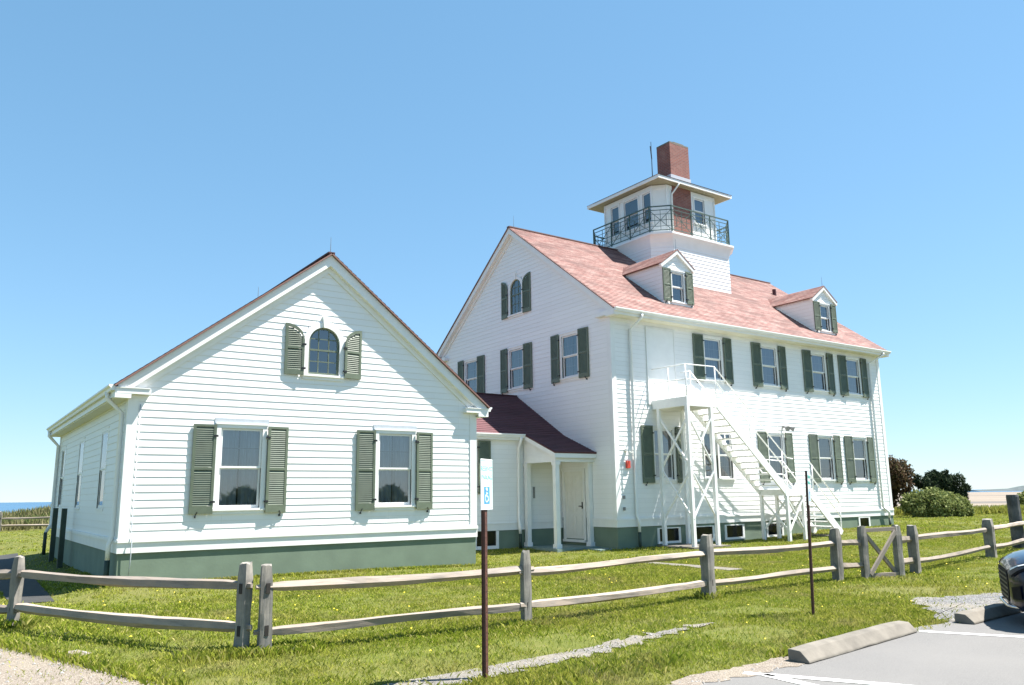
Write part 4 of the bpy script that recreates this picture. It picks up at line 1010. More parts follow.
def fence(pts, label, name='rail_fence', h=.93, zr=(.68, .25), first=True, last=True, post_mat='post_wood', sizes=None, skip_post=()):
    base = Vector((pts[0][0], pts[0][1], float(H(*pts[0]))))
    t = thing(name, base, label, 'fence')
    hs = []
    for i, (x, y) in enumerate(pts):
        p = pts[max(0, i-1)]; q = pts[min(len(pts)-1, i+1)]; ang = math.atan2(q[1]-p[1], q[0]-p[0]); z = float(H(x, y)); hs.append(z)
        if i in skip_post: continue
        SEED[0] += 1; hh = h+random.Random(SEED[0]).uniform(-.03, .03)
        mtx = Matrix.Translation(Vector((x, y, z))-base) @ Matrix.Rotation(ang, 4, 'Z')
        pw, pd = sizes[i] if sizes else (.13, .10)
        po = link('post', post_mesh(hh, SEED[0], pw, pd), post_mat, t, mtx)
        link('mortise', slot_mesh(pw, pd, zr), 'mortise_dark', po)
    for i in range(len(pts)-1):
        a = Vector((*pts[i], hs[i])); b = Vector((*pts[i+1], hs[i+1])); dr = (b-a).normalized(); n_ = Vector((-dr.y, dr.x, 0))
        for z in zr:
            SEED[0] += 1; rg = random.Random(SEED[0])
            s = a-dr*.12+Vector((0, 0, z+rg.uniform(-.02, .02)))+n_*rg.uniform(-.014, .014); e = b+dr*.12+Vector((0, 0, z+rg.uniform(-.02, .02)))+n_*rg.uniform(-.014, .014)
            v = e-s; rot = v.to_track_quat('X', 'Z').to_matrix().to_4x4()
            link('rail', rail_mesh(v.length, SEED[0]), 'rail_wood', t, Matrix.Translation(s-base) @ rot)
    return t
fence([(-.12, -8.36), (-1.94, -4.53), (-3.75, -.9)], 'weathered split-rail fence running back to the left beside the gravel path')
fence([(.09, -8.48), (3.33, -8.72), (7.03, -8.42), (10.72, -8.22), (11.32, -8.33)], 'long weathered split-rail fence between the twin posts and the crossed gate', skip_post=(4,), sizes=[(.125, .09), (.115, .085), (.165, .15), (.15, .15), (.1, .1)])
fence([(12.30, -8.52), (12.95, -8.45), (18.12, -7.5), (22.2, -6.75), (26.4, -6.0)], 'weathered split-rail fence running right from the crossed gate past the thick dark pile', skip_post=(0,), sizes=[(.1, .1), (.15, .17), (.19, .22), (.15, .15), (.15, .15)])
fence([(-5.6, 37.6), (-.1, 36.3), (5.2, 35.0), (10.5, 33.8)], 'sun-bleached split-rail fence far off at the foot of the grassy dune', zr=(.74, .33), h=1.1)
def gate():
    a = Vector((11.40, -8.36, 0)); b = Vector((12.22, -8.56, 0)); d = (b-a).normalized(); ang = math.atan2(d.y, d.x)
    t = thing('fence_gate', a, 'small grey wooden gate with crossed braces between two fence posts', 'gate')
    for p, hh in ((a, .95), (b, .95)):
        SEED[0] += 1; link('post', post_mesh(hh, SEED[0], .13, .11), 'post_wood', t, Matrix.Translation(p-a) @ Matrix.Rotation(ang, 4, 'Z'))
    L = (b-a).length
    def bar(nm, x0, z0, x1, z1, w, y):
        s = d*x0+Vector((0, 0, z0))+Vector((-d.y, d.x, 0))*y; e = d*x1+Vector((0, 0, z1))+Vector((-d.y, d.x, 0))*y; v = e-s
        mb = MB().box((0, -.022, -w/2), (v.length, .022, w/2)); link(nm, simp(mb), 'rail_wood', t, Matrix.Translation(s) @ v.to_track_quat('X', 'Z').to_matrix().to_4x4())
    bar('top_rail', .05, .885, L-.05, .895, .07, -.01); bar('bottom_rail', .05, .05, L-.05, .05, .09, -.01)
    bar('brace', .07, .08, L-.07, .85, .07, -.045); bar('brace', .07, .84, L-.07, .08, .07, .035)
gate()
def pile():
    p = (21.40, -6.72, 0); mb = MB(); rg = random.Random(4); n = 22
    for i, z in enumerate((-.3, 0, .3, .7, 1.1, 1.40, 1.455)):
        for j in range(n):
            r_ = .165*(1-.06*z/1.5)*(1+.03*math.sin(j*2.3)+rg.uniform(-.025, .025))*(.93 if i == 6 else 1); a = 2*PI*j/n
            mb.v.append((p[0]+r_*math.cos(a)-.02*z, p[1]+r_*math.sin(a), z))
    for i in range(6):
        for j in range(n): a = i*n+j; b = i*n+(j+1) % n; mb.f.append((a, b, b+n, a+n))
    mb.f.append(tuple(6*n+j for j in range(n)))
    solo('wooden_pile', mb, 'pile_wood', p, 'thick dark weathered wooden pile standing behind the right-hand fence', 'post')
pile()
for (x, y), lab in (((-.22, 8.8), 'dark green square post farther back along the shaded side of the small house'), ((-.24, 6.62), 'dark green square post nearer the front along the shaded side of the small house')):
    mb = MB().box((x-.06, y-.06, -.2), (x+.06, y+.06, 1.44)); o = solo('side_post', mb, 'green_trim', (x, y, 0), lab, 'post', 'green posts beside the small house')

# ------------------------------------------------------------------ parking signs
def text_mesh(body, size):
    cu = bpy.data.curves.new('txt', 'FONT'); cu.body = body; cu.size = size; cu.align_x = 'CENTER'; cu.extrude = .0006
    o = bpy.data.objects.new('txt', cu); COL.objects.link(o); bpy.context.view_layer.update()
    me = bpy.data.meshes.new_from_object(o.evaluated_get(bpy.context.evaluated_depsgraph_get())); bpy.data.objects.remove(o); bpy.data.curves.remove(cu); me.materials.clear(); return me
def sign(x, y, h, nrm, label, lean=0):
    nrm = Vector((*nrm, 0)).normalized(); u = Vector((0, 0, 1)).cross(nrm); z0 = float(H(x, y))
    t = thing('parking_sign', (x, y, z0), label, 'sign', 'parking signs at the lot edge')
    F = Fr((x, y, z0), u, nrm)
    mb = MB(); w = .05
    mb.box((-w/2, -.2, -.012), (w/2, h, -.006), F); mb.box((-w/2-.004, -.2, -.036), (-w/2, h, -.005), F); mb.box((w/2, -.2, -.036), (w/2+.004, h, -.005), F)
    mb.box((-w/2-.016, -.2, -.039), (-w/2, h, -.0362), F); mb.box((w/2, -.2, -.039), (w/2+.016, h, -.0362), F)
    post = part('post', mb, 'rust_post', t)
    ho = MB()
    for k in range(int(h/.06)): ho.box((-.006, .03+k*.06, -.0055), (.006, .042+k*.06, -.005), F)
    part('bolt_holes', ho, 'iron_black', post)
    pn = part('sign_panel', MB().box((-.15, h-.46, 0), (.15, h+.005, .004), F), 'sign_white', t)
    bd = MB()
    for q in (((-.14, h-.447), (.14, h-.442)), ((-.14, h-.013), (.14, h-.008)), ((-.14, h-.442), (-.135, h-.013)), ((.135, h-.442), (.14, h-.013))): bd.box((q[0][0], q[0][1], .0042), (q[1][0], q[1][1], .005), F)
    part('border', bd, 'sign_green', pn)
    for body, zz in (('RESERVED', h-.105), ('PARKING', h-.185)): link('lettering', text_mesh(body, .062), 'sign_green', pn, F.mtx(0, zz, .0052, t))
    part('wheelchair_panel', MB().box((-.075, h-.41, .0042), (.075, h-.25, .005), F), 'sign_blue', pn)
    ic = MB(); c = .0054
    ic.tube([F(.012*math.cos(a)-.01, h-.275+.012*math.sin(a), c) for a in (0, 1.05, 2.1, 3.15, 4.2, 5.25, 6.28)], .006, 5)
    for a, b in (((-.01, h-.29), (-.005, h-.34)), ((-.005, h-.34), (.025, h-.34)), ((.025, h-.34), (.042, h-.378)), ((-.008, h-.312), (.022, h-.312))): ic.bar(F(a[0], a[1], c), F(b[0], b[1], c), .011, .0008, nrm)
    ar = [(.038*math.cos(a)-.003, h-.352+.038*math.sin(a)) for a in np.linspace(2.3, 6.1, 14)]
    for a, b in zip(ar, ar[1:]): ic.bar(F(*a, c), F(*b, c), .009, .0008, nrm)
    part('wheelchair_symbol', ic, 'sign_white', pn)
    if lean:
        ax = Vector((.82, -.57, 0)); t.rotation_mode = 'QUATERNION'; t.rotation_quaternion = Matrix.Rotation(lean, 3, Vector((0, 0, 1)).cross(ax)).to_quaternion()
sign(1.31, -10.91, 1.95, (.58, -.81), 'parking sign with its white face visible, on a rust-brown post before the small house')
sign(6.81, -10.45, 1.90, (.49, -.87), 'parking sign seen almost edge-on, on a dark brown post before the staircase', .033)

# ------------------------------------------------------------------ wheel stops
def wheel_stop(x0, y0, x1, y1, label):
    a = Vector((x0, y0, 0)); b = Vector((x1, y1, 0)); L = (b-a).length; mb = MB(); n = 12
    prof = [(-.10, 0), (.12, 0), (.12, .02), (.03, .115), (-.07, .12), (-.10, .115)]; rg = random.Random(int(x0*10))
    k = len(prof)
    for i in range(n+1):
        f = i/n; e = .5 if i in (0, n) else 1
        for x, z in prof: mb.v.append((L*f+(.0 if 0 < i < n else (0)), -x+rg.uniform(-.004, .004), z*(1 if 0 < i < n or z < .05 else .93)+rg.uniform(-.003, .003)))
    for i in range(n):
        for j in range(k): p = i*k+j; q = i*k+(j+1) % k; mb.f.append((p, q, q+k, p+k))
    mb.f.append(tuple(range(k-1, -1, -1))); mb.f.append(tuple(n*k+j for j in range(k)))
    me = mb.mesh('wheel_stop'); fixn(me); o = link('wheel_stop', me, 'concrete'); o.location = (x0, y0, .018); o.rotation_euler = (0, 0, math.atan2(y1-y0, x1-x0))
    bv = o.modifiers.new('bevel', 'BEVEL'); bv.width = .012; bv.segments = 2
    tag(o, label, 'wheel stop', 'concrete wheel stops')
wheel_stop(3.98, -12.22, 6.42, -11.93, 'long concrete wheel stop lying in the empty parking bay')
wheel_stop(7.46, -12.06, 9.85, -11.90, 'concrete wheel stop half in shadow under the dark car')

# ------------------------------------------------------------------ parked car
def car(nose, heading):
    h = Vector((*heading, 0)).normalized(); l = Vector((-h.y, h.x, 0))
    t = thing('parked_car', (nose[0], nose[1], 0), 'dark blue-black car with a wide slatted grille parked nose-in at the right edge', 'car')
    #        x     w     zb    zs    zt
    S = np.array([[0.00, .50, .24, .62, .70], [-.03, .60, .21, .68, .745], [-.09, .72, .19, .72, .79], [-.18, .80, .18, .745, .83], [-.35, .875, .18, .77, .875], [-.65, .915, .20, .81, .93], [-1.1, .92, .20, .865, .985], [-1.55, .925, .20, .90, 1.02], [-2.4, .93, .20, .93, 1.02], [-3.4, .93, .20, .96, 1.03], [-4.1, .90, .24, .97, 1.04], [-4.45, .82, .30, .92, 1.0], [-4.6, .70, .36, .80, .9]])
    def prof(s):
        x = np.interp(s, np.arange(len(S)), S[:, 0]); w, zb, zs, zt = (np.interp(s, np.arange(len(S)), S[:, k]) for k in (1, 2, 3, 4))
        return x, w, zb, zs, zt
    def surf(s, q):
        """q in -1..1 around the section: 0 on the top centre line, +-1 under the floor"""
        x, w, zb, zs, zt = prof(s); a = abs(q); sg = 1 if q >= 0 else -1
        P = [(0, zt), (.5*w, zt-.012), (.80*w, zt-.05), (.93*w, zs), (.99*w, zs-.10), (w, (zs+zb)*.5), (.985*w, zb+.12), (.92*w, zb), (0, zb)]
        i = a*8; k = min(7, int(i)); f = i-k; f = f
        y = P[k][0]*(1-f)+P[k+1][0]*f; z = P[k][1]*(1-f)+P[k+1][1]*f
        return x, sg*y, z
    W = lambda x, y, z: Vector((nose[0], nose[1], 0))+h*x+l*y+Vector((0, 0, z))
    body = MB(); ss_ = np.linspace(0, len(S)-1, 49); qs = np.linspace(-1, 1, 33)
    for s in ss_:
        for q in qs: body.v.append(tuple(W(*surf(s, q))))
    k = len(qs)
    for i in range(len(ss_)-1):
        for j in range(k-1): a = i*k+j; body.f.append((a, a+1, a+1+k, a+k))
    body.f.append(tuple(range(k))); body.f.append(tuple((len(ss_)-1)*k+j for j in range(k-1, -1, -1)))
    b = part('body', body, 'car_paint', t, smooth=True)
    sm = b.modifiers.new('smooth', 'SMOOTH'); sm.iterations = 3; sm.factor = .5
    # cabin
    cab = MB(); C = [(-1.25, .80, .98, .98), (-1.75, .77, 1.0, 1.28), (-2.1, .75, 1.0, 1.42), (-2.8, .74, 1.0, 1.46), (-3.5, .72, 1.0, 1.42), (-4.0, .70, 1.0, 1.22), (-4.3, .66, .98, 1.03)]
    n = len(C)
    for x, w, z0, z1 in C:
        wt = w-.20*(z1-z0)/.46
        for y, z in ((-w, z0), (-wt, z1-.03), (-wt*.6, z1), (wt*.6, z1), (wt, z1-.03), (w, z0)): cab.v.append(tuple(W(x, y, z)))
    gl = []; rf = []
    for i in range(n-1):
        for j in range(5): a = i*6+j; (rf if (j in (1, 2, 3) and 2 <= i <= 3) or (i == n-2) else gl).append((a, a+1, a+7, a+6))
    g = MB(); g.v = list(cab.v); g.f = gl; r_ = MB(); r_.v = list(cab.v); r_.f = rf
    part('cabin_glass', g, 'car_glass', t, smooth=False); part('roof_panel', r_, 'car_paint', t, smooth=True)
    pl = MB()
    for sg in (0, 5):
        jj = 1 if sg == 0 else 4
        for i in range(n-1): pl.bar(cab.v[i*6+jj], cab.v[(i+1)*6+jj], .06, .05); pl.bar(cab.v[i*6+sg], cab.v[(i+1)*6+sg], .05, .04)
        pl.bar(cab.v[3*6+jj], cab.v[3*6+sg], .10, .03, h)
    part('pillars', pl, 'car_paint', t)
    for y in (-1, 1):
        for x in (-.92, -3.62):
            part('wheel_arch', MB().tube([W(x, y*.80, .34), W(x, y*.926, .34)], [.39, .385], 28), 'grille_black', t)
            tw = part('wheel', MB().tube([W(x, y*.70, .33), W(x, y*.90, .33), W(x, y*.935, .33)], [.33, .33, .29], 28), 'tyre', t, smooth=False)
            part('rim', MB().tube([W(x, y*.90, .33), W(x, y*.945, .33)], [.235, .21], 24), 'alloy', tw)
    # headlights follow the body surface
    for sg in (-1, 1):
        hl = MB(); us = np.linspace(.9, 4.0, 14)
        def strip(lo, hi, off):
            A = []
            for s in us:
                f = (s-.9)/3.1
                for q in (lo(f), hi(f)):
                    x, y, z = surf(s, sg*q); A.append(W(x+off*.7, y+sg*off, z+off*.4))
            return A
        A = strip(lambda f: .345-.02*f, lambda f: .50-.09*f, .012)
        for i in range(len(us)-1): hl.poly([A[2*i], A[2*i+1], A[2*i+3], A[2*i+2]])
        o = part('headlight', hl, 'grille_black', t, fix=False)
        A = strip(lambda f: .37-.02*f, lambda f: .40-.03*f, .016); dl = MB()
        for i in range(len(us)-1): dl.poly([A[2*i], A[2*i+1], A[2*i+3], A[2*i+2]])
        part('lamp_strip', dl, 'sign_white', o, fix=False)
        A = strip(lambda f: .41-.03*f, lambda f: .47-.08*f, .016); dl = MB()
        for i in range(len(us)-1): dl.poly([A[2*i], A[2*i+1], A[2*i+3], A[2*i+2]])
        part('lens', dl, 'grille_slat', o, fix=False)
    gm = MB(); gm.prism([W(-.012, y, z) for y, z in ((-.44, .40), (-.36, .28), (.36, .28), (.44, .40), (.45, .58), (.40, .655), (-.40, .655), (-.45, .58))], h*.02)
    gr = part('grille', gm, 'grille_black', t)
    sl = MB()
    for z in (.33, .385, .44, .495, .55, .605):
        yy = .36 if z < .40 else .415; sl.bar(W(.009, -yy, z), W(.009, yy, z), .012, .016)
    part('grille_slats', sl, 'grille_slat', gr)
    lp = MB(); pts = []
    for f in np.linspace(-1, 1, 21): a = abs(f); pts.append(W(.03-.42*max(0, a-.45)**1.7*2.2, f*.80, .235))
    lp.tube(pts, .018, 6); part('bumper_trim', lp, 'chrome', t, smooth=True)
    for sg in (-1, 1):
        iv = MB(); iv.poly([W(-.03+.015, sg*.56, .33), W(-.10+.015, sg*.735, .34), W(-.10+.02, sg*.735, .50), W(-.03+.02, sg*.58, .47)]); part('air_intake', iv, 'grille_black', t, fix=False)
        part('mirror', MB().tube([W(-1.55, sg*.84, 1.03), W(-1.55, sg*.98, 1.06), W(-1.57, sg*1.08, 1.06)], [.03, .07, .05], 10), 'car_paint', t, smooth=True)
car((8.13, -12.28), (-.5, .866))

# ------------------------------------------------------------------ foliage
def leaves(centres, radii, n, size, seed, squash=1.0, shell=.55, shape=2.2, tri=False):
    rg = np.random.default_rng(seed); c = np.array(centres, float); r = np.array(radii, float)
    w = r**2; w = w/w.sum(); k = rg.choice(len(c), n, p=w)
    d = rg.normal(size=(n, 3)); d /= np.linalg.norm(d, axis=1)[:, None]
    rad = (shell+(1-shell)*rg.random(n)**.5)*(1+.12*rg.normal(size=n)); p = c[k]+d*(r[k]*rad)[:, None]*np.array([1, 1, squash])
    a = rg.normal(size=(n, 3)); a /= np.linalg.norm(a, axis=1)[:, None]
    b = np.cross(a, rg.normal(size=(n, 3))); b /= np.linalg.norm(b, axis=1)[:, None]
    s = size*(.6+.8*rg.random(n)); a = a*(s*shape*.5)[:, None]; b = b*(s*.5)[:, None]
    v = np.stack([p-a, p+b, p+a, p-b], 1).reshape(-1, 3)
    return v
def quads(v, name):
    n = len(v)//4; me = bpy.data.meshes.new(name)
    me.vertices.add(len(v)); me.vertices.foreach_set('co', v.astype(np.float32).ravel())
    me.loops.add(len(v)); me.loops.foreach_set('vertex_index', np.arange(len(v), dtype=np.int32))
    me.polygons.add(n); me.polygons.foreach_set('loop_start', np.arange(0, 4*n, 4, dtype=np.int32))
    me.update(); me.validate(); return me
def tree(name, x, y, label, cat, lobes, m, n, size, seed, trunk=None, squash=1.0, shape=2.2):
    z = float(H(x, y)); t = thing(name, (x, y, z), label, cat)
    c = [(a, b, d) for a, b, d, _ in lobes]; r = [q for *_, q in lobes]
    link('crown', quads(leaves(c, r, n, size, seed, squash, shape=shape), 'crown'), m, t)
    tb = MB()
    if trunk:
        tb.tube([(0, 0, -.2), (.03, .02, trunk*.5), (0, 0, trunk)], [.13, .10, .06], 9)
        for (a, b, d), q in list(zip(c, r))[::2]: tb.tube([(0, 0, trunk*.55), (a*.5, b*.5, (trunk*.55+d)*.5+.1), (a, b, d)], [.055, .035, .012], 6)
    else:
        for (a, b, d), q in zip(c, r): tb.tube([(a*.15, b*.15, -.1), (a*.6, b*.6, d*.55), (a, b, d)], [.04, .025, .01], 6)
    link('trunk' if trunk else 'stems', tb.mesh('trunk', smooth=True), 'bark', t)
def lobes(seed, n, rx, ry, z0, z1, r0, r1):
    rg = random.Random(seed); out = []
    for i in range(n):
        f = (i+.5)/n; a = i*2.4; q = math.sqrt(rg.random()); e = math.sin(PI*min(1, .25+.75*(1-f)))
        out.append((rx*q*math.cos(a)*e, ry*q*math.sin(a)*e, z0+(z1-z0)*f+rg.uniform(-.1, .1), rg.uniform(r0, r1)))
    return out
tree('russet_tree', 45.6, 11.6, 'bushy russet-brown tree at the corner of the main house', 'tree', lobes(3, 22, 1.35, 1.9, .5, 3.25, .45, .8), 'red_leaf', 20000, .10, 5, 2.4)
def pine_lobes():
    rg = random.Random(12); out = []
    top = [(-1.6, 1.3), (-1.35, 2.3), (-1.2, 2.6), (-.95, 2.05), (-.7, 2.2), (-.45, 2.6), (-.1, 2.85), (.25, 2.7), (.45, 2.85), (.7, 2.4), (.95, 2.6), (1.1, 2.15), (1.3, 1.85), (1.6, 2.0), (1.45, 1.35), (1.6, .95)]
    for (x, z) in top:
        out.append((x, -.62*x+rg.uniform(-.3, .3), z-.06, rg.uniform(.07, .12))); out.append((x*.93, -.58*x, z-.22, rg.uniform(.14, .2)))
        for k in range(4):
            f = rg.uniform(.2, .85); out.append((x*f+rg.uniform(-.15, .15), -.62*x*f+rg.uniform(-.5, .5), max(.5, z*rg.uniform(.6, .92)), rg.uniform(.2, .38)))
    return out
tree('dark_pine', 50.0, 10.15, 'dark green wind-shaped pine behind the pale bush', 'tree', pine_lobes(), 'pine_needle', 17000, .06, 6, 1.2, shape=4.5)
tree('pale_bush', 46.6, 8.8, 'rounded pale green bush on the lawn edge in front of the dark pine', 'bush', [(-1.1, .8, .8, .6), (-.7, .5, 1.0, .6), (0, 0, 1.0, .72), (.7, -.5, .8, .68), (1.25, -.9, .6, .62), (-.2, -.5, .55, .75), (.6, -.9, .45, .62), (-1.0, .4, .4, .5), (1.6, -1.1, .35, .4), (.1, .2, 1.25, .4)], 'bush_leaf', 15000, .085, 7, None)
tree('low_shrub', 62.0, 10.2, 'small green shrub at the far right edge beside the dark pile', 'bush', [(0, 0, .6, .7), (1.2, -.8, .6, .8), (.5, -.2, 1.0, .6)], 'bush_leaf', 4000, .10, 8, None)
def stuff_leaves(name, pts, n, size, m, seed, height, label=None, shape=4.0):
    rg = np.random.default_rng(seed); P = np.array([(x, y) for x, y in pts]); k = rg.integers(0, len(P), n)
    xy = P[k]+rg.normal(size=(n, 2))*.55; z = H(xy[:, 0], xy[:, 1])
    hh = height*(.4+.8*rg.random(n)); an = rg.random(n)*2*PI; ln = rg.normal(size=(n, 2))*.35*hh[:, None]
    side = np.stack([np.cos(an), np.sin(an), np.zeros(n)], 1)*(size*.5)
    b0 = np.stack([xy[:, 0], xy[:, 1], z-.02], 1); tip = b0+np.stack([ln[:, 0], ln[:, 1], hh], 1); mid = (b0*.45+tip*.55)
    v = np.stack([b0-side, b0+side, mid+side*1.1, tip], 1).reshape(-1, 3)
    o = link(name, quads(v, name), m); tag(o, kind='stuff'); return o
pts = [(46+i*.55+random.uniform(-.4, .4), 16-i*.42+random.uniform(-1.2, 1.2)) for i in range(46)]
stuff_leaves('yellow_weeds', pts, 26000, .09, 'weed_leaf', 21, .55)
pts = [(x, y) for x, y in zip(np.random.default_rng(5).uniform(-14, 22, 900), np.random.default_rng(6).uniform(37.3, 52, 900))]
stuff_leaves('dune_grass', pts, 42000, .07, 'dune_leaf', 22, .62)
pts = [(x, y) for x, y in zip(np.random.default_rng(7).uniform(-6, 20, 60), np.random.default_rng(8).uniform(38, 44, 60))]
stuff_leaves('dune_shrubs', pts, 12000, .09, 'dune_green', 23, .6)
# invented tree line behind the viewer, added for its reflection in the window panes
rg = random.Random(3); lb = [((x, -86+rg.uniform(-4, 4), rg.uniform(.3, 1.6)), rg.uniform(1.2, 2.4)) for x in np.linspace(-40, 110, 70)]
o = link('reflection_wood', quads(leaves([c for c, _ in lb], [r_ for _, r_ in lb], 16000, .7, 31, .9, .3), 'added_reflection_wood'), 'hedge_leaf'); tag(o, kind='stuff')

# ------------------------------------------------------------------ grass on the lawn
def grass():
    foot = [[(0, 0), (AW, 0), (AW, AD), (0, AD)], [(MX, MY), (MX+ML, MY), (MX+ML, MY+MDP), (MX, MY+MDP)], [(AW, 4), (MX, 4), (MX, 9), (AW, 9)], [(12.3, 2.1), (MX, 2.1), (MX, 4), (12.3, 4)], [(13.3, 1.35), (MX, 1.35), (MX, 2.1), (13.3, 2.1)], [(MX+1.45, MY-1.7), (MX+3.1, MY-1.7), (MX+3.1, MY), (MX+1.45, MY)]]
    out = []
    def zone(n, x0, x1, y0, y1, h0, h1, w, seed, lean=.45):
        rg = np.random.default_rng(seed)
        x = rg.uniform(x0, x1, n); y = rg.uniform(y0, y1, n)
        # tufts: draw some blades towards clump centres
        ncl = max(8, n//60); cx = rg.uniform(x0, x1, ncl); cy = rg.uniform(y0, y1, ncl); k = rg.integers(0, ncl, n); m = rg.random(n) < .45
        sp = .035+.06*rg.random(n); x = np.where(m, cx[k]+rg.normal(size=n)*sp, x); y = np.where(m, cy[k]+rg.normal(size=n)*sp, y)
        ang = np.arctan2(x-CAM[0], y-CAM[1])-.6118; d = np.hypot(x-CAM[0], y-CAM[1])
        keep = (np.abs(ang) < .95) & (d > 2.5)
        thin = rg.random(n) < .10
        for pz in SHEETS: keep &= ~inside(pz, x, y) | (thin & (y > -12.05) & (y < -5.9) & (x > -2.2))
        for pz in foot: keep &= ~inside(pz, x, y)
        f = np.sin(x*1.7+.6*np.sin(y*1.3))*np.sin(y*2.1+.8*np.sin(x*.9)) ; bare = (f > .55) & (y < -9.3); keep &= ~(bare & (rg.random(n) < .75)); worn = (x > .3) & (x < 5.5) & (y > -10.6) & (y < -9.2); keep &= ~(worn & (rg.random(n) < .55))
        x, y, k, m = x[keep], y[keep], k[keep], m[keep]; q = len(x)
        z = H(x, y); hh = (h0+(h1-h0)*rg.random(q)**1.6)*(.75+.5*(np.sin(x*.8+2)*np.sin(y*.9)*.5+.5))*np.where(m, 1.25, .85)
        an = rg.random(q)*2*PI; ln = rg.normal(size=(q, 2))*lean*hh[:, None]
        side = np.stack([np.cos(an), np.sin(an), np.zeros(q)], 1)*(w*(.6+.8*rg.random(q))*.5)[:, None]
        b0 = np.stack([x, y, z-.004], 1); tip = b0+np.stack([ln[:, 0], ln[:, 1], hh], 1); mid = b0*.4+tip*.6+np.stack([-ln[:, 0]*.2, -ln[:, 1]*.2, hh*.12], 1)
        out.append(np.stack([b0-side, b0+side, mid+side*.75, tip], 1).reshape(-1, 3))
    zone(560000, -7, 9, -14.5, -8.0, .012, .05, .0052, 1)
    zone(330000, -8, 16, -8.6, -3.0, .015, .05, .0075, 2)
    zone(240000, 8, 26, -12, -3.0, .015, .05, .009, 3)
    zone(230000, -9, 32, -4, 4, .02, .055, .012, 4)
    zone(170000, -16, 60, 1, 37, .03, .06, .030, 5)
    zone(120000, 24, 62, -16, 16, .03, .07, .030, 6)
    # longer tufts under the fence and along ragged edges
    rg = np.random.default_rng(9)
    v = np.concatenate(out); me = quads(v, 'grass'); o = link('grass', me, 'grass_blade'); tag(o, kind='stuff')
    def tall(pa, pb, n, spread, h0, h1, w, seed):
        rg = np.random.default_rng(seed); f = rg.random(n); cl = np.round(f*26)/26+rg.normal(size=n)*.012; x = pa[0]+(pb[0]-pa[0])*cl+rg.normal(size=n)*spread; y = pa[1]+(pb[1]-pa[1])*cl+rg.normal(size=n)*spread
        hh = h0+(h1-h0)*rg.random(n); an = rg.random(n)*2*PI; ln = rg.normal(size=(n, 2))*.4*hh[:, None]; z = H(x, y)
        side = np.stack([np.cos(an), np.sin(an), np.zeros(n)], 1)*w*.5; b0 = np.stack([x, y, z-.004], 1); tip = b0+np.stack([ln[:, 0], ln[:, 1], hh], 1); mid = b0*.4+tip*.6+np.stack([-ln[:, 0]*.2, -ln[:, 1]*.2, hh*.12], 1)
        return np.stack([b0-side, b0+side, mid+side*.75, tip], 1).reshape(-1, 3)
    T = [tall((-.6, -8.3), (.6, -8.6), 2600, .12, .04, .12, .006, 1), tall((3.1, -8.75), (3.6, -8.75), 900, .08, .04, .11, .006, 2), tall((-2.12, -5.95), (-1.0, -9.6), 3000, .06, .03, .11, .007, 3),
         tall((.4, -11.4), (3.2, -11.3), 5000, .16, .03, .10, .006, 4), tall((-2.1, -4.5), (-1.8, -4.6), 500, .1, .05, .15, .008, 5), tall((7, -8.4), (7.1, -8.4), 500, .1, .05, .14, .008, 6), tall((0, -.06), (8.1, -.06), 5000, .035, .03, .09, .010, 7),
         tall((4.1, -11.92), (6.6, -11.75), 2600, .05, .03, .12, .008, 8)]
    o = link('long_grass', quads(np.concatenate(T), 'long_grass'), 'grass_blade'); tag(o, kind='stuff')
    # dandelions
    n = 150; x = rg.uniform(-2, 16, n); y = rg.uniform(-11.5, -1, n); keep = np.ones(n, bool)
    for pz in SHEETS+foot: keep &= ~inside(pz, x, y)
    mb = MB()
    for px, py in zip(x[keep], y[keep]):
        z = float(H(px, py))+rg.uniform(.04, .08); r_ = rg.uniform(.010, .018)
        mb.v += [(px, py, z+.012)]+[(px+r_*math.cos(a), py+r_*math.sin(a), z) for a in np.linspace(0, 2*PI, 9)[:-1]]; b = len(mb.v)-9
        for j in range(8): mb.f.append((b, b+1+j, b+1+(j+1) % 8))
    o = solo('dandelions', mb, 'petal', (0, 0, 0), kind='stuff')
grass()
# loose stones on the gravel and along the asphalt edge
def stones():
    rg = np.random.default_rng(14); mb = MB()
    polys = [(SHEETS[0], -2.6, -.9, -11, -6, 500), (SHEETS[2], .6, 5.6, -11.3, -10.1, 420), (SHEETS[3], 7, 12.5, -12, -10.3, 900), (SHEETS[4], 1.5, 4.7, -12.4, -11.6, 420)]
    for pz, x0, x1, y0, y1, n in polys:
        x = rg.uniform(x0, x1, n); y = rg.uniform(y0, y1, n); k = inside(pz, x, y)
        for px, py in zip(x[k], y[k]):
            r_ = .008+.016*rg.random()**2.5; z = float(H(px, py))+.02; b = len(mb.v); a = rg.random()*6
            for dx, dy, dz in ((1, 0, 0), (0, 1, 0), (-1, 0, 0), (0, -1, 0), (.1, .1, .75)): mb.v.append((px+r_*(dx*math.cos(a)-dy*math.sin(a))*rg.uniform(.7, 1.3), py+r_*(dx*math.sin(a)+dy*math.cos(a))*rg.uniform(.7, 1.3), z+r_*dz-.004))
            for j in range(4): mb.f.append((b+j, b+(j+1) % 4, b+4))
    o = solo('loose_stones', mb, 'stone', (0, 0, 0), kind='stuff')
stones()

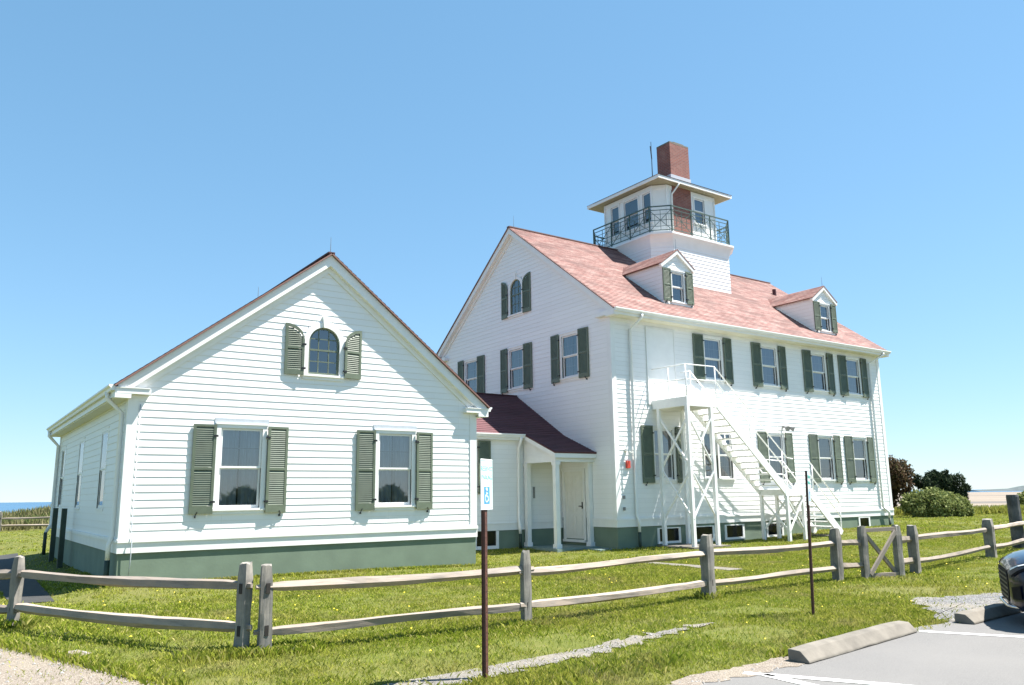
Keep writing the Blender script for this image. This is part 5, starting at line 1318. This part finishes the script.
# ------------------------------------------------------------------ sky, sun, camera
SD = Vector((.5, -.255, 1.05)).normalized()
el = math.asin(SD.z); az = math.atan2(SD.x, SD.y)
w = bpy.data.worlds.new('World'); scene.world = w; w.use_nodes = True
nt = w.node_tree; nt.nodes.clear()
sky = nt.nodes.new('ShaderNodeTexSky'); sky.sky_type = 'NISHITA'; sky.sun_disc = False
sky.sun_elevation = el; sky.sun_rotation = az; sky.altitude = 0; sky.air_density = 1.0; sky.dust_density = 0; sky.ozone_density = 7
bg = nt.nodes.new('ShaderNodeBackground'); bg.inputs['Strength'].default_value = .079
sp = nt.nodes.new('ShaderNodeSeparateColor'); nt.links.new(sky.outputs[0], sp.inputs[0]); cc = nt.nodes.new('ShaderNodeCombineColor')
for ch, (g_, k_) in enumerate(((.69, .94), (.57, 1.36), (.58, 1.49))):      # softer contrast from zenith to horizon
    pw = nd(nt, 'ShaderNodeMath', operation='POWER'); nt.links.new(sp.outputs[ch], pw.inputs[0]); pw.inputs[1].default_value = g_
    mu = nd(nt, 'ShaderNodeMath', operation='MULTIPLY'); nt.links.new(pw.outputs[0], mu.inputs[0]); mu.inputs[1].default_value = k_; nt.links.new(mu.outputs[0], cc.inputs[ch])
hz = cc.outputs[0]
wo = nt.nodes.new('ShaderNodeOutputWorld'); nt.links.new(hz, bg.inputs['Color']); nt.links.new(bg.outputs[0], wo.inputs['Surface'])
sl = bpy.data.lights.new('sun', 'SUN'); sl.energy = 4.7; sl.angle = R(.53); sl.color = (1, .955, .89)
so = bpy.data.objects.new('sun', sl); COL.objects.link(so); so.rotation_euler = SD.to_track_quat('Z', 'Y').to_euler(); so.location = (20, -20, 40)

pitch, roll, yaw = .1887, -.0134, .6118
fw = Vector((math.sin(yaw)*math.cos(pitch), math.cos(yaw)*math.cos(pitch), math.sin(pitch))); r0 = Vector((math.cos(yaw), -math.sin(yaw), 0)); u0 = r0.cross(fw)
rr = r0*math.cos(roll)+u0*math.sin(roll); uu = u0*math.cos(roll)-r0*math.sin(roll)
cam = bpy.data.cameras.new('camera'); co = bpy.data.objects.new('camera', cam); COL.objects.link(co)
mm = Matrix((rr, uu, -fw)).transposed().to_4x4(); mm.translation = Vector(CAM.tolist()); co.matrix_world = mm
cam.sensor_width = 36; cam.lens = 801.27/1024*36; cam.clip_start = .05; cam.clip_end = 60000
scene.camera = co
scene.view_settings.view_transform = 'Standard'; scene.view_settings.look = 'None'; scene.view_settings.exposure = 1.7; scene.view_settings.gamma = 1
scene.render.resolution_x = 1024; scene.render.resolution_y = 685
